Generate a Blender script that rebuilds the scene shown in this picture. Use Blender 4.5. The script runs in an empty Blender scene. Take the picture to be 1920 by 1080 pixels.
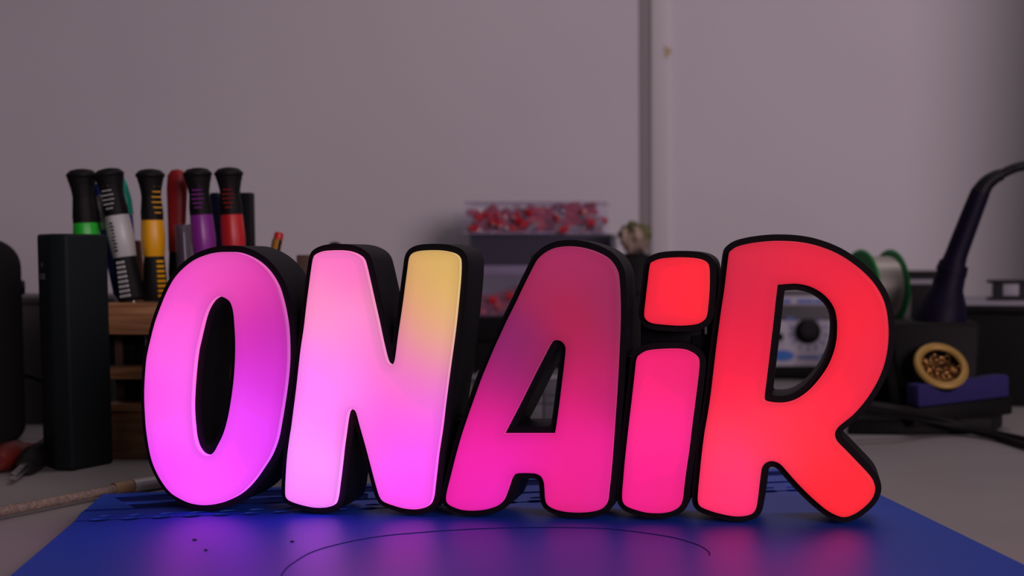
import bpy, bmesh, math, random
import numpy as np
from mathutils import Vector, Matrix
from mathutils.geometry import delaunay_2d_cdt

random.seed(7)
SC = bpy.context.scene
COL = SC.collection
PI = math.pi

# ------------------------------------------------------------------ camera, light, exposure
F = 2440.0                      # focal length in pixels of the 1920 px wide frame
PX, PY = 1290.0, 622.0          # optical axis (the photograph is an off-centre crop)
PITCH = math.atan((PY - 475.0) / F)
CAMZ = 0.144
MAT_TOP = 0.004

cam_data = bpy.data.cameras.new('camera')
cam = bpy.data.objects.new('camera', cam_data)
COL.objects.link(cam)
cam.location = (0, 0, CAMZ)
cam.rotation_euler = (PI / 2 - PITCH, 0, 0)
cam_data.sensor_width = 36
cam_data.lens = F / 1920 * 36
cam_data.shift_x = -(PX - 960) / 1920
cam_data.shift_y = (PY - 540) / 1920
cam_data.clip_start = 0.01
cam_data.dof.use_dof = True
cam_data.dof.focus_distance = 0.685
cam_data.dof.aperture_fstop = 8.2
SC.camera = cam

world = bpy.data.worlds.new('world')
SC.world = world
world.use_nodes = True
world.node_tree.nodes['Background'].inputs[0].default_value = (0.80, 0.72, 0.80, 1)
world.node_tree.nodes['Background'].inputs[1].default_value = 0.030

SC.view_settings.view_transform = 'Standard'
SC.view_settings.look = 'None'
SC.view_settings.gamma = 1.0
SC.view_settings.use_curve_mapping = False
SC.view_settings.exposure = 0.0


def area_light(name, loc, target, size, power, color):
    d = bpy.data.lights.new(name, 'AREA')
    d.shape = 'DISK'
    d.size = size
    d.energy = power
    d.color = color
    o = bpy.data.objects.new(name, d)
    COL.objects.link(o)
    o.location = loc
    o.rotation_euler = (Vector(target) - Vector(loc)).to_track_quat('-Z', 'Y').to_euler()
    return o


area_light('room_lamp', (1.6, -1.7, 0.80), (0.0, 1.60, 0.25), 1.3, 43.0, (1.0, 0.765, 0.87))
area_light('ceiling_lamp', (0.35, 1.05, 1.75), (0.0, 0.95, 0.0), 0.7, 5.0, (1.0, 0.85, 0.92))


# ------------------------------------------------------------------ measuring helpers
def ray(x, y):
    d = Vector(((x - PX) / F, 1.0, -(y - PY) / F))
    c, s = math.cos(PITCH), math.sin(PITCH)
    return Vector((d.x, d.y * c + d.z * s, -d.y * s + d.z * c))


def at(x, y, Y):
    """world point that lies Y metres away on the line through a measured point"""
    r = ray(x, y)
    return Vector((0, 0, CAMZ)) + r * (Y / r.y)


def on(x, y, z=0.0):
    """world point on a horizontal level"""
    r = ray(x, y)
    return Vector((0, 0, CAMZ)) + r * ((z - CAMZ) / r.z)


# ------------------------------------------------------------------ materials
def srgb(r, g, b):
    def f(c):
        c /= 255.0
        return c / 12.92 if c <= 0.04045 else ((c + 0.055) / 1.055) ** 2.4
    return (f(r), f(g), f(b))


MATS = {}


def material(name, color, rough=0.5, metal=0.0, spec=0.5, noise=0.0, nscale=40.0, bump=0.0, bscale=200.0,
             alpha=1.0, trans=0.0, ior=1.45, coat=0.0):
    if name in MATS:
        return MATS[name]
    m = bpy.data.materials.new(name)
    m.use_nodes = True
    nt = m.node_tree
    b = nt.nodes['Principled BSDF']
    b.inputs['Base Color'].default_value = (*color, 1)
    b.inputs['Roughness'].default_value = rough
    b.inputs['Metallic'].default_value = metal
    b.inputs['Specular IOR Level'].default_value = spec
    b.inputs['Alpha'].default_value = alpha
    b.inputs['Transmission Weight'].default_value = trans
    b.inputs['IOR'].default_value = ior
    b.inputs['Coat Weight'].default_value = coat
    tc = nt.nodes.new('ShaderNodeTexCoord')
    if noise > 0:
        n = nt.nodes.new('ShaderNodeTexNoise')
        n.inputs['Scale'].default_value = nscale
        n.inputs['Detail'].default_value = 4
        nt.links.new(tc.outputs['Object'], n.inputs['Vector'])
        r = nt.nodes.new('ShaderNodeValToRGB')
        r.color_ramp.elements[0].position = 0.3
        r.color_ramp.elements[1].position = 0.7
        r.color_ramp.elements[0].color = (*[c * (1 - noise) for c in color], 1)
        r.color_ramp.elements[1].color = (*[min(1, c * (1 + noise)) for c in color], 1)
        nt.links.new(n.outputs['Fac'], r.inputs['Fac'])
        nt.links.new(r.outputs['Color'], b.inputs['Base Color'])
    if bump > 0:
        n = nt.nodes.new('ShaderNodeTexNoise')
        n.inputs['Scale'].default_value = bscale
        nt.links.new(tc.outputs['Object'], n.inputs['Vector'])
        bp = nt.nodes.new('ShaderNodeBump')
        bp.inputs['Strength'].default_value = bump
        bp.inputs['Distance'].default_value = 0.001
        nt.links.new(n.outputs['Fac'], bp.inputs['Height'])
        nt.links.new(bp.outputs['Normal'], b.inputs['Normal'])
    MATS[name] = m
    return m


def wood_material():
    m = material('oiled wood', (0.28, 0.13, 0.055), 0.5)
    nt = m.node_tree
    b = nt.nodes['Principled BSDF']
    tc = nt.nodes.new('ShaderNodeTexCoord')
    mp = nt.nodes.new('ShaderNodeMapping')
    mp.inputs['Scale'].default_value = (4, 4, 60)
    w = nt.nodes.new('ShaderNodeTexNoise')
    w.inputs['Scale'].default_value = 4
    w.inputs['Detail'].default_value = 5
    w.inputs['Distortion'].default_value = 0.4
    r = nt.nodes.new('ShaderNodeValToRGB')
    r.color_ramp.elements[0].position = 0.35
    r.color_ramp.elements[1].position = 0.65
    r.color_ramp.elements[0].color = (0.34, 0.155, 0.065, 1)
    r.color_ramp.elements[1].color = (0.62, 0.33, 0.15, 1)
    nt.links.new(tc.outputs['Object'], mp.inputs['Vector'])
    nt.links.new(mp.outputs['Vector'], w.inputs['Vector'])
    nt.links.new(w.outputs['Fac'], r.inputs['Fac'])
    nt.links.new(r.outputs['Color'], b.inputs['Base Color'])
    return m


def wall_material():
    m = material('painted wall', (0.62, 0.60, 0.62), 0.85)
    nt = m.node_tree
    b = nt.nodes['Principled BSDF']
    tc = nt.nodes.new('ShaderNodeTexCoord')
    n = nt.nodes.new('ShaderNodeTexNoise')
    n.inputs['Scale'].default_value = 3.0
    n.inputs['Detail'].default_value = 3
    nt.links.new(tc.outputs['Object'], n.inputs['Vector'])
    r = nt.nodes.new('ShaderNodeValToRGB')
    r.color_ramp.elements[0].position = 0.3
    r.color_ramp.elements[1].position = 0.7
    r.color_ramp.elements[0].color = (0.60, 0.58, 0.60, 1)
    r.color_ramp.elements[1].color = (0.64, 0.62, 0.64, 1)
    nt.links.new(n.outputs['Fac'], r.inputs['Fac'])
    nt.links.new(r.outputs['Color'], b.inputs['Base Color'])
    return m


M = {}
M['wall'] = wall_material()
M['wood'] = wood_material()
M['casing'] = material('black printed plastic', (0.004, 0.004, 0.0055), 0.55, spec=0.15, bump=0.15, bscale=900)
M['black'] = material('black plastic', (0.006, 0.006, 0.007), 0.5, spec=0.2)
M['rubber'] = material('black rubber', (0.007, 0.007, 0.007), 0.6, spec=0.22, bump=0.2, bscale=700)
M['dark_case'] = material('dark case plastic', (0.006, 0.006, 0.0065), 0.6, spec=0.15)
M['box_black'] = material('satin green-black shell', (0.009, 0.014, 0.015), 0.65, spec=0.2)
M['mark_grey'] = material('faint grey print', (0.09, 0.09, 0.08), 0.6)
M['speaker'] = material('dark speaker cloth', (0.010, 0.010, 0.010), 0.8, spec=0.15, noise=0.25, nscale=900)
M['grey_panel'] = material('dark grey painted board', (0.13, 0.125, 0.13), 0.8, spec=0.2, noise=0.05, nscale=20)
M['table'] = material('pale laminate', (0.30, 0.28, 0.27), 0.45, spec=0.4, noise=0.05, nscale=12)
M['trim_dark'] = material('grey trim', (0.29, 0.27, 0.27), 0.8)
M['trim_light'] = material('light trim', (0.64, 0.63, 0.64), 0.8)
M['mat'] = material('blue silicone', (0.012, 0.068, 0.50), 0.43, spec=0.42, bump=0.08, bscale=1200)
M['mat_shade_line'] = material('blue silicone shade and lines', (0.004, 0.012, 0.12), 0.8, spec=0.1)  # darker blue carries the shade of the recesses; also colours the raised lines
M['crumb'] = material('dark crumb', (0.02, 0.015, 0.015), 0.7)
M['green'] = material('bright green plastic', (0.02, 0.55, 0.03), 0.4)
M['white'] = material('milky white plastic', (0.52, 0.55, 0.52), 0.35)
M['yellow'] = material('yellow plastic', (0.85, 0.42, 0.005), 0.4)
M['purple'] = material('purple plastic', (0.26, 0.03, 0.30), 0.35)
M['red'] = material('red plastic', (0.55, 0.018, 0.022), 0.4)
M['dark_red'] = material('dark red grip', (0.28, 0.012, 0.014), 0.45)
M['teal'] = material('teal plastic', (0.0, 0.34, 0.22), 0.4)
M['navy'] = material('navy plastic', (0.022, 0.022, 0.085), 0.45)
M['iron_navy'] = material('iron handle navy', (0.006, 0.004, 0.017), 0.55, spec=0.15)
M['blue_pen'] = material('blue pen plastic', (0.03, 0.06, 0.26), 0.35)
M['steel'] = material('brushed steel', (0.55, 0.54, 0.53), 0.32, metal=1.0)
M['brass'] = material('brass', (0.40, 0.21, 0.07), 0.4, metal=1.0)
M['brass_ring'] = material('gold ring', (0.36, 0.22, 0.05), 0.5, metal=0.3)
M['clear'] = material('clear plastic', (0.55, 0.46, 0.72), 0.2, alpha=0.10, spec=0.3)
M['clear_edge'] = material('clear plastic edge', (0.50, 0.40, 0.58), 0.3, alpha=0.45)
M['tube_clear'] = material('smoky clear tube', (0.10, 0.085, 0.12), 0.2, alpha=0.45)
M['lid'] = material('lavender lid', (0.26, 0.22, 0.34), 0.35)
M['terminal_red'] = material('terminal sleeve red', (0.42, 0.008, 0.02), 0.4)
M['terminal_metal'] = material('terminal tin', (0.75, 0.74, 0.72), 0.25, metal=0.85)
M['dark_blue_box'] = material('smoky navy plastic', (0.045, 0.042, 0.070), 0.4)
M['cloth_beige'] = material('beige cloth', (0.34, 0.26, 0.20), 0.9, noise=0.3, nscale=60)
M['cloth_olive'] = material('olive cloth', (0.12, 0.12, 0.05), 0.9, noise=0.3, nscale=60)
M['spool_green'] = material('spool green', (0.01, 0.30, 0.07), 0.4)
M['solder'] = material('solder wire', (0.42, 0.40, 0.35), 0.4, metal=0.5)
M['station_grey'] = material('station grey', (0.085, 0.085, 0.09), 0.5)
M['station_white'] = material('station front label', (0.50, 0.47, 0.55), 0.4)
M['station_blue'] = material('label blue print', (0.10, 0.17, 0.46), 0.5)
M['station_badge'] = material('badge blue', (0.02, 0.16, 0.55), 0.4)
M['sponge'] = material('blue sponge', (0.018, 0.014, 0.10), 0.9, noise=0.15, nscale=300, bump=0.4, bscale=500)
M['label'] = material('grey label', (0.30, 0.29, 0.33), 0.6)
M['pencil_yellow'] = material('pencil yellow paint', (0.42, 0.20, 0.02), 0.4)
M['brown'] = material('dark brown wood', (0.085, 0.050, 0.035), 0.7)
M['orange_wood'] = material('orange wooden stick', (0.26, 0.11, 0.045), 0.6)
M['braid'] = material('tan braided sleeve', (0.20, 0.15, 0.115), 0.8, noise=0.35, nscale=500, bump=0.5, bscale=900)
M['sleeve'] = material('tan heat shrink sleeve', (0.26, 0.165, 0.085), 0.6, noise=0.1, nscale=200)
M['plug'] = material('off-white plug shell', (0.42, 0.38, 0.40), 0.4)
M['clip_red'] = material('red clip boot', (0.13, 0.012, 0.008), 0.5)


# ------------------------------------------------------------------ mesh helpers
def link(name, me, mat, parent=None):
    o = bpy.data.objects.new(name, me)
    COL.objects.link(o)
    for mm in (mat if isinstance(mat, (list, tuple)) else [mat]):
        me.materials.append(mm)
    if parent is not None:
        o.parent = parent
    return o


def obj(name, bm, mat, parent=None, smooth=True, angle=35):
    bmesh.ops.recalc_face_normals(bm, faces=bm.faces)
    me = bpy.data.meshes.new(name)
    if smooth:
        lim = math.radians(angle)
        for f in bm.faces:
            f.smooth = True
        for e in bm.edges:
            if len(e.link_faces) == 2 and e.calc_face_angle(0) > lim:
                e.smooth = False
    bm.to_mesh(me)
    bm.free()
    return link(name, me, mat, parent)


def thing(name, label, cat, loc=(0, 0, 0), rot=(0, 0, 0), group=None):
    o = bpy.data.objects.new(name, None)
    o.empty_display_size = 0.01
    COL.objects.link(o)
    o.location = loc
    o.rotation_euler = rot
    o['label'] = label
    o['category'] = cat
    if group:
        o['group'] = group
    return o


def tag(o, label, cat, group=None):
    o['label'] = label
    o['category'] = cat
    if group:
        o['group'] = group
    return o


def structure(o):
    o['kind'] = 'structure'
    return o


def T(*a):
    return Matrix.Translation(Vector(a))


def add_box(bm, lo, hi, bevel=0.0, seg=2, mi=0, mat4=None):
    lo, hi = Vector(lo), Vector(hi)
    t = bmesh.new()
    bmesh.ops.create_cube(t, size=1.0)
    bmesh.ops.scale(t, vec=hi - lo, verts=t.verts)
    bmesh.ops.translate(t, vec=(lo + hi) / 2, verts=t.verts)
    if bevel > 0:
        bmesh.ops.bevel(t, geom=list(t.edges), offset=bevel, segments=seg, profile=0.5, affect='EDGES')
    merge(bm, t, mi, mat4)


def merge(bm, t, mi=0, mat4=None):
    if mat4 is not None:
        bmesh.ops.transform(t, matrix=mat4, verts=t.verts)
    vs = {v: bm.verts.new(v.co) for v in t.verts}
    for f in t.faces:
        try:
            nf = bm.faces.new([vs[v] for v in f.verts])
            nf.material_index = mi
        except ValueError:
            pass
    t.free()


def box_bm(lo, hi, bevel=0.0, seg=2):
    bm = bmesh.new()
    add_box(bm, lo, hi, bevel, seg)
    return bm


def add_lathe(bm, prof, seg=28, mi=0, mat4=None, flute=None):
    """profile [(r, z)], spun about z; flute = (count, depth) waves the radius"""
    t = bmesh.new()
    rings = []
    for r, z in prof:
        if r < 1e-6:
            rings.append([t.verts.new((0, 0, z))])
        else:
            ring = []
            for k in range(seg):
                a = 2 * PI * k / seg
                rr = r
                if flute:
                    rr = r * (1 - flute[1] * (0.5 + 0.5 * math.cos(flute[0] * a)))
                ring.append(t.verts.new((rr * math.cos(a), rr * math.sin(a), z)))
            rings.append(ring)
    for a, b in zip(rings, rings[1:]):
        if len(a) == 1 and len(b) == 1:
            continue
        for k in range(seg):
            k2 = (k + 1) % seg
            if len(a) == 1:
                t.faces.new((a[0], b[k], b[k2]))
            elif len(b) == 1:
                t.faces.new((a[k], a[k2], b[0]))
            else:
                t.faces.new((a[k], a[k2], b[k2], b[k]))
    merge(bm, t, mi, mat4)


def lathe_bm(prof, seg=28, flute=None, mat4=None):
    bm = bmesh.new()
    add_lathe(bm, prof, seg, 0, mat4, flute)
    return bm


def catmull(pts, n=8, closed=False):
    P = [Vector(p) for p in pts]
    out = []
    m = len(P)
    rng = range(m) if closed else range(m - 1)
    for i in rng:
        if closed:
            p0, p1, p2, p3 = P[(i - 1) % m], P[i], P[(i + 1) % m], P[(i + 2) % m]
        else:
            p0, p1, p2, p3 = P[max(i - 1, 0)], P[i], P[i + 1], P[min(i + 2, m - 1)]
        for k in range(n):
            t = k / n
            out.append(0.5 * ((2 * p1) + (p2 - p0) * t + (2 * p0 - 5 * p1 + 4 * p2 - p3) * t * t
                              + (3 * p1 - p0 - 3 * p2 + p3) * t * t * t))
    if not closed:
        out.append(P[-1].copy())
    return out


def add_tube(bm, pts, rad, seg=12, mi=0, smooth=6, caps=True):
    """round tube along points; rad may be a number or one number per control point"""
    if isinstance(rad, (int, float)):
        rad = [rad] * len(pts)
    if smooth:
        path = catmull(pts, smooth)
        rr = []
        for i in range(len(pts) - 1):
            for k in range(smooth):
                t = k / smooth
                rr.append(rad[i] * (1 - t) + rad[i + 1] * t)
        rr.append(rad[-1])
    else:
        path, rr = [Vector(p) for p in pts], list(rad)
    t_ = (path[1] - path[0]).normalized()
    up = Vector((0, 0, 1)) if abs(t_.z) < 0.9 else Vector((1, 0, 0))
    nrm = (up - t_ * up.dot(t_)).normalized()
    rings = []
    for i, p in enumerate(path):
        a = path[max(i - 1, 0)]
        b = path[min(i + 1, len(path) - 1)]
        tg = (b - a).normalized()
        nrm = (nrm - tg * nrm.dot(tg)).normalized()
        bn = tg.cross(nrm)
        rings.append([bm.verts.new(p + (nrm * math.cos(2 * PI * k / seg) + bn * math.sin(2 * PI * k / seg)) * rr[i])
                      for k in range(seg)])
    for a, b in zip(rings, rings[1:]):
        for k in range(seg):
            k2 = (k + 1) % seg
            bm.faces.new((a[k], a[k2], b[k2], b[k])).material_index = mi
    if caps:
        bm.faces.new(rings[0][::-1]).material_index = mi
        bm.faces.new(rings[-1]).material_index = mi


def tube_bm(pts, rad, seg=12, smooth=6):
    bm = bmesh.new()
    add_tube(bm, pts, rad, seg, 0, smooth)
    return bm


def prism_bm(poly, z0, z1, bevel=0.0, seg=3):
    """vertical prism over a convex footprint"""
    bm = bmesh.new()
    a = [bm.verts.new((x, y, z0)) for x, y in poly]
    b = [bm.verts.new((x, y, z1)) for x, y in poly]
    bm.faces.new(a[::-1])
    bm.faces.new(b)
    n = len(poly)
    for k in range(n):
        bm.faces.new((a[k], a[(k + 1) % n], b[(k + 1) % n], b[k]))
    if bevel:
        bmesh.ops.bevel(bm, geom=list(bm.edges), offset=bevel, segments=seg, profile=0.5, affect='EDGES')
    return bm


# ------------------------------------------------------------------ the setting
WALL_Y = 1.60
wall = structure(obj('wall_back', box_bm((-1.6, WALL_Y, -0.72), (1.6, WALL_Y + 0.08, 1.9)), M['wall']))
ret = structure(obj('shade_wall_right', box_bm((0.490, WALL_Y - 0.36, -0.72), (0.64, WALL_Y, 1.9)), M['wall']))  # unseen return wall, added to shade the right end of the back wall
structure(obj('floor', box_bm((-1.6, -0.9, -0.76), (1.6, WALL_Y, -0.72)),
              material('grey floor', (0.16, 0.15, 0.15), 0.7, noise=0.1, nscale=6)))
# dark strip and pale batten over the joint of the wall boards
xa, xb, xc = (at(v, 200, WALL_Y).x for v in (1200, 1221, 1254))
structure(obj('trim_1', box_bm((xa, WALL_Y - 0.002, 0.0), (xb, WALL_Y, 1.9)), M['trim_dark']))
structure(obj('trim_2', box_bm((xb, WALL_Y - 0.005, 0.0), (xc, WALL_Y, 1.9), 0.001), M['trim_light']))
# small yellowish paint spot on the pale batten
sp = at(1251, 97, WALL_Y - 0.005)
bm = bmesh.new()
vs = []
for k in range(14):
    a = 2 * PI * k / 14
    r = 0.0055 * (1 + 0.3 * math.sin(3 * a + 1))
    vs.append((sp.x + r * 0.8 * math.cos(a), sp.z + r * 1.2 * math.sin(a)))
v0 = [bm.verts.new((x, WALL_Y - 0.0055, z)) for x, z in vs]
v1 = [bm.verts.new((x, WALL_Y - 0.0049, z)) for x, z in vs]
bm.faces.new(v0)
for k in range(14):
    bm.faces.new((v0[k], v0[(k + 1) % 14], v1[(k + 1) % 14], v1[k]))
structure(obj('trim_3', bm, material('yellow paint spot', (0.50, 0.40, 0.24), 0.8)))

desk = thing('workbench', 'pale laminate workbench top running back to the wall', 'table', (0, 0, -0.72))
obj('tabletop', box_bm((-1.1, 0.25, 0.69), (0.487, WALL_Y - 0.001, 0.72), 0.002), M['table'], desk)
for sx in (-1.04, 0.43):
    for sy in (0.31, WALL_Y - 0.1):
        obj('leg', box_bm((sx - 0.025, sy - 0.025, 0), (sx + 0.025, sy + 0.025, 0.69), 0.003), M['dark_case'], desk)

# ------------------------------------------------------------------ blue soldering mat
MAT_ANG = math.atan((722 - PX) / F)
bl = on(193, 926, MAT_TOP)           # back left corner
ang = MAT_ANG
mat_root = thing('soldering_mat', 'large blue silicone soldering mat under the glowing sign', 'mat',
                 (bl.x, bl.y, 0), (0, 0, -ang))
mu = Vector((math.cos(-ang), math.sin(-ang)))
mv = Vector((-math.sin(-ang), math.cos(-ang)))


def mat_local(x, y):
    p = on(x, y, MAT_TOP)
    d = Vector((p.x - bl.x, p.y - bl.y))
    return (d.dot(mu), d.dot(mv))


wR = mat_local(1600, 903)[0]
y_tray = mat_local(158, 958)[1]
y_line = mat_local(139, 978)[1]
x_line = mat_local(139, 978)[0]
x_low = mat_local(60, 1045)[0]
y_front = -0.36


def plate_with_holes(outer, holes, z0, z1):
    """slab over polygon with through-holes, built from a constrained triangulation"""
    pts, edges = [], []
    for ring in [outer] + holes:
        s = len(pts)
        pts += [Vector(p) for p in ring]
        edges += [(s + i, s + (i + 1) % len(ring)) for i in range(len(ring))]
    vo, eo, fo, ov, oe, of = delaunay_2d_cdt(pts, edges, [], 1, 1e-7)
    hp = [[(p[0], p[1]) for p in h] for h in holes]

    def inside(c, poly):
        r = False
        j = len(poly) - 1
        for i in range(len(poly)):
            xi, yi = poly[i]
            xj, yj = poly[j]
            if (yi > c[1]) != (yj > c[1]) and c[0] < (xj - xi) * (c[1] - yi) / (yj - yi) + xi:
                r = not r
            j = i
        return r
    op = [(p[0], p[1]) for p in outer]
    bm = bmesh.new()
    top = [bm.verts.new((v.x, v.y, z1)) for v in vo]
    bot = [bm.verts.new((v.x, v.y, z0)) for v in vo]
    cnt = {}
    for f in fo:
        c = (sum(vo[i].x for i in f) / 3, sum(vo[i].y for i in f) / 3)
        if not inside(c, op) or any(inside(c, h) for h in hp):
            continue
        bm.faces.new([top[i] for i in f])
        bm.faces.new([bot[i] for i in reversed(f)])
        for a, b in zip(f, list(f[1:]) + [f[0]]):
            cnt[(a, b)] = 1
    for (a, b) in cnt:
        if (b, a) not in cnt:
            bm.faces.new((top[a], bot[a], bot[b], top[b]))
    for v in [v for v in bm.verts if not v.link_faces]:
        bm.verts.remove(v)
    return bm


def ell(cx, cy, rx, ry, n=20):
    return [(cx + rx * math.cos(2 * PI * k / n), cy + ry * math.sin(2 * PI * k / n)) for k in range(n)]


obj('base_sheet', box_bm((x_low + 0.002, y_front, 0.0), (wR, -0.0005, 0.0034)), M['mat_shade_line'], mat_root)  # floor of troughs and wells, their shade put into its colour
# tray strip: two long troughs; then the row of screw wells; then the flat work area
tr0 = mat_local(300, 938)[1]
tr1 = mat_local(300, 927)[1]
tr2 = mat_local(300, 950.5)[1]
tr3 = mat_local(300, 941)[1]
xs_a = mat_local(213, 928)[0]
xs_a2 = mat_local(232, 938)[0]
xs_b = mat_local(238, 941)[0]
xs_b2 = mat_local(255, 950.5)[0]
holes = []
gap = 0.004
b_all = wR - 0.012
b_two = mat_local(690, 930)[0]
holes.append([(xs_a2, tr0), (b_all, tr0), (b_all, tr1), (xs_a, tr1)])
holes.append([(xs_b2, tr2), (b_two, tr2), (b_two, tr3), (xs_b, tr3)])
wy0 = mat_local(250, 972.5)[1]
wy1 = mat_local(250, 966.0)[1]
wx = mat_local(188, 972.5)[0]
k = 0
while wx + 0.0153 * k < wR - 0.01:
    cx = wx + 0.0153 * k
    holes.append(ell(cx, wy0, 0.0052, 0.0042, 14))
    holes.append(ell(cx + 0.0022, wy1 + 0.001, 0.0046, 0.0026, 14))
    k += 1
xt = mat_local(158, 958)[0]
outer = [(0.0, 0.0), (xt, y_tray), (xt - 0.0008, y_tray - 0.002), (x_line, y_line), (x_low, mat_local(60, 1045)[1]),
         (x_low - 0.001, y_front), (wR, y_front), (wR, 0.0)]
obj('work_surface', plate_with_holes(outer, holes, 0.0033, MAT_TOP), M['mat'], mat_root, smooth=False)
bm = bmesh.new()
add_tube(bm, [(xt + 0.0003, y_tray - 0.001, MAT_TOP), (wR - 0.001, y_tray - 0.001, MAT_TOP)], 0.0007, 8, smooth=0)
add_tube(bm, [(x_line + 0.0003, y_line, MAT_TOP), (wR - 0.001, y_line, MAT_TOP)], 0.00035, 8, smooth=0)
obj('ridge', bm, M['mat_shade_line'], mat_root)
# embossed circle
bm = bmesh.new()
arc = []
for px, py in ((527, 1090), (530, 1075), (551, 1055), (600, 1030), (700, 1008), (800, 998), (900, 992), (1000, 989.5), (1080, 990), (1150, 993),
               (1250, 1006), (1305, 1021), (1328, 1034), (1330, 1042)):
    q = mat_local(px, py)
    arc.append((q[0], q[1], MAT_TOP + 0.00005))
arc = catmull(arc, 6)
add_tube(bm, arc, 0.00032, 6, smooth=0)
obj('embossed_ring', bm, M['mat_shade_line'], mat_root)

for (px, py, r, lab) in ((365, 1013, 0.0011, 'dark crumb on the blue mat below the letter O'),
                         (548, 1016, 0.0010, 'dark crumb on the blue mat below the first leg of the N'),
                         (386, 1032, 0.0009, 'dark crumb on the blue mat, nearer than the one below the O')):
    p = on(px, py, MAT_TOP)
    bm = bmesh.new()
    bmesh.ops.create_icosphere(bm, subdivisions=1, radius=r)
    bmesh.ops.scale(bm, vec=(1.2, 0.8, 0.45), verts=bm.verts)
    o = obj('crumb', bm, M['crumb'])
    o.location = (p.x, p.y, MAT_TOP + r * 0.3)
    tag(o, lab, 'crumb')

# ------------------------------------------------------------------ the glowing sign
TH = math.atan((1520.0 - PX) / F)
SU = Vector((math.cos(TH), -math.sin(TH), 0))
SN = Vector((math.sin(TH), math.cos(TH), 0))
BASE = on(1100, 975.5, MAT_TOP)
RIM = 0.0041                    # the diffusers stand this far in front of the casing
DEPTH = 0.0335
ORG = BASE - SN * RIM           # origin of the diffuser plane


def on_sign(x, y):
    r = ray(x, y)
    c = Vector((0, 0, CAMZ))
    t = (ORG - c).dot(SN) / r.dot(SN)
    p = c + r * t - ORG
    return (p.dot(SU), p.z)


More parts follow.
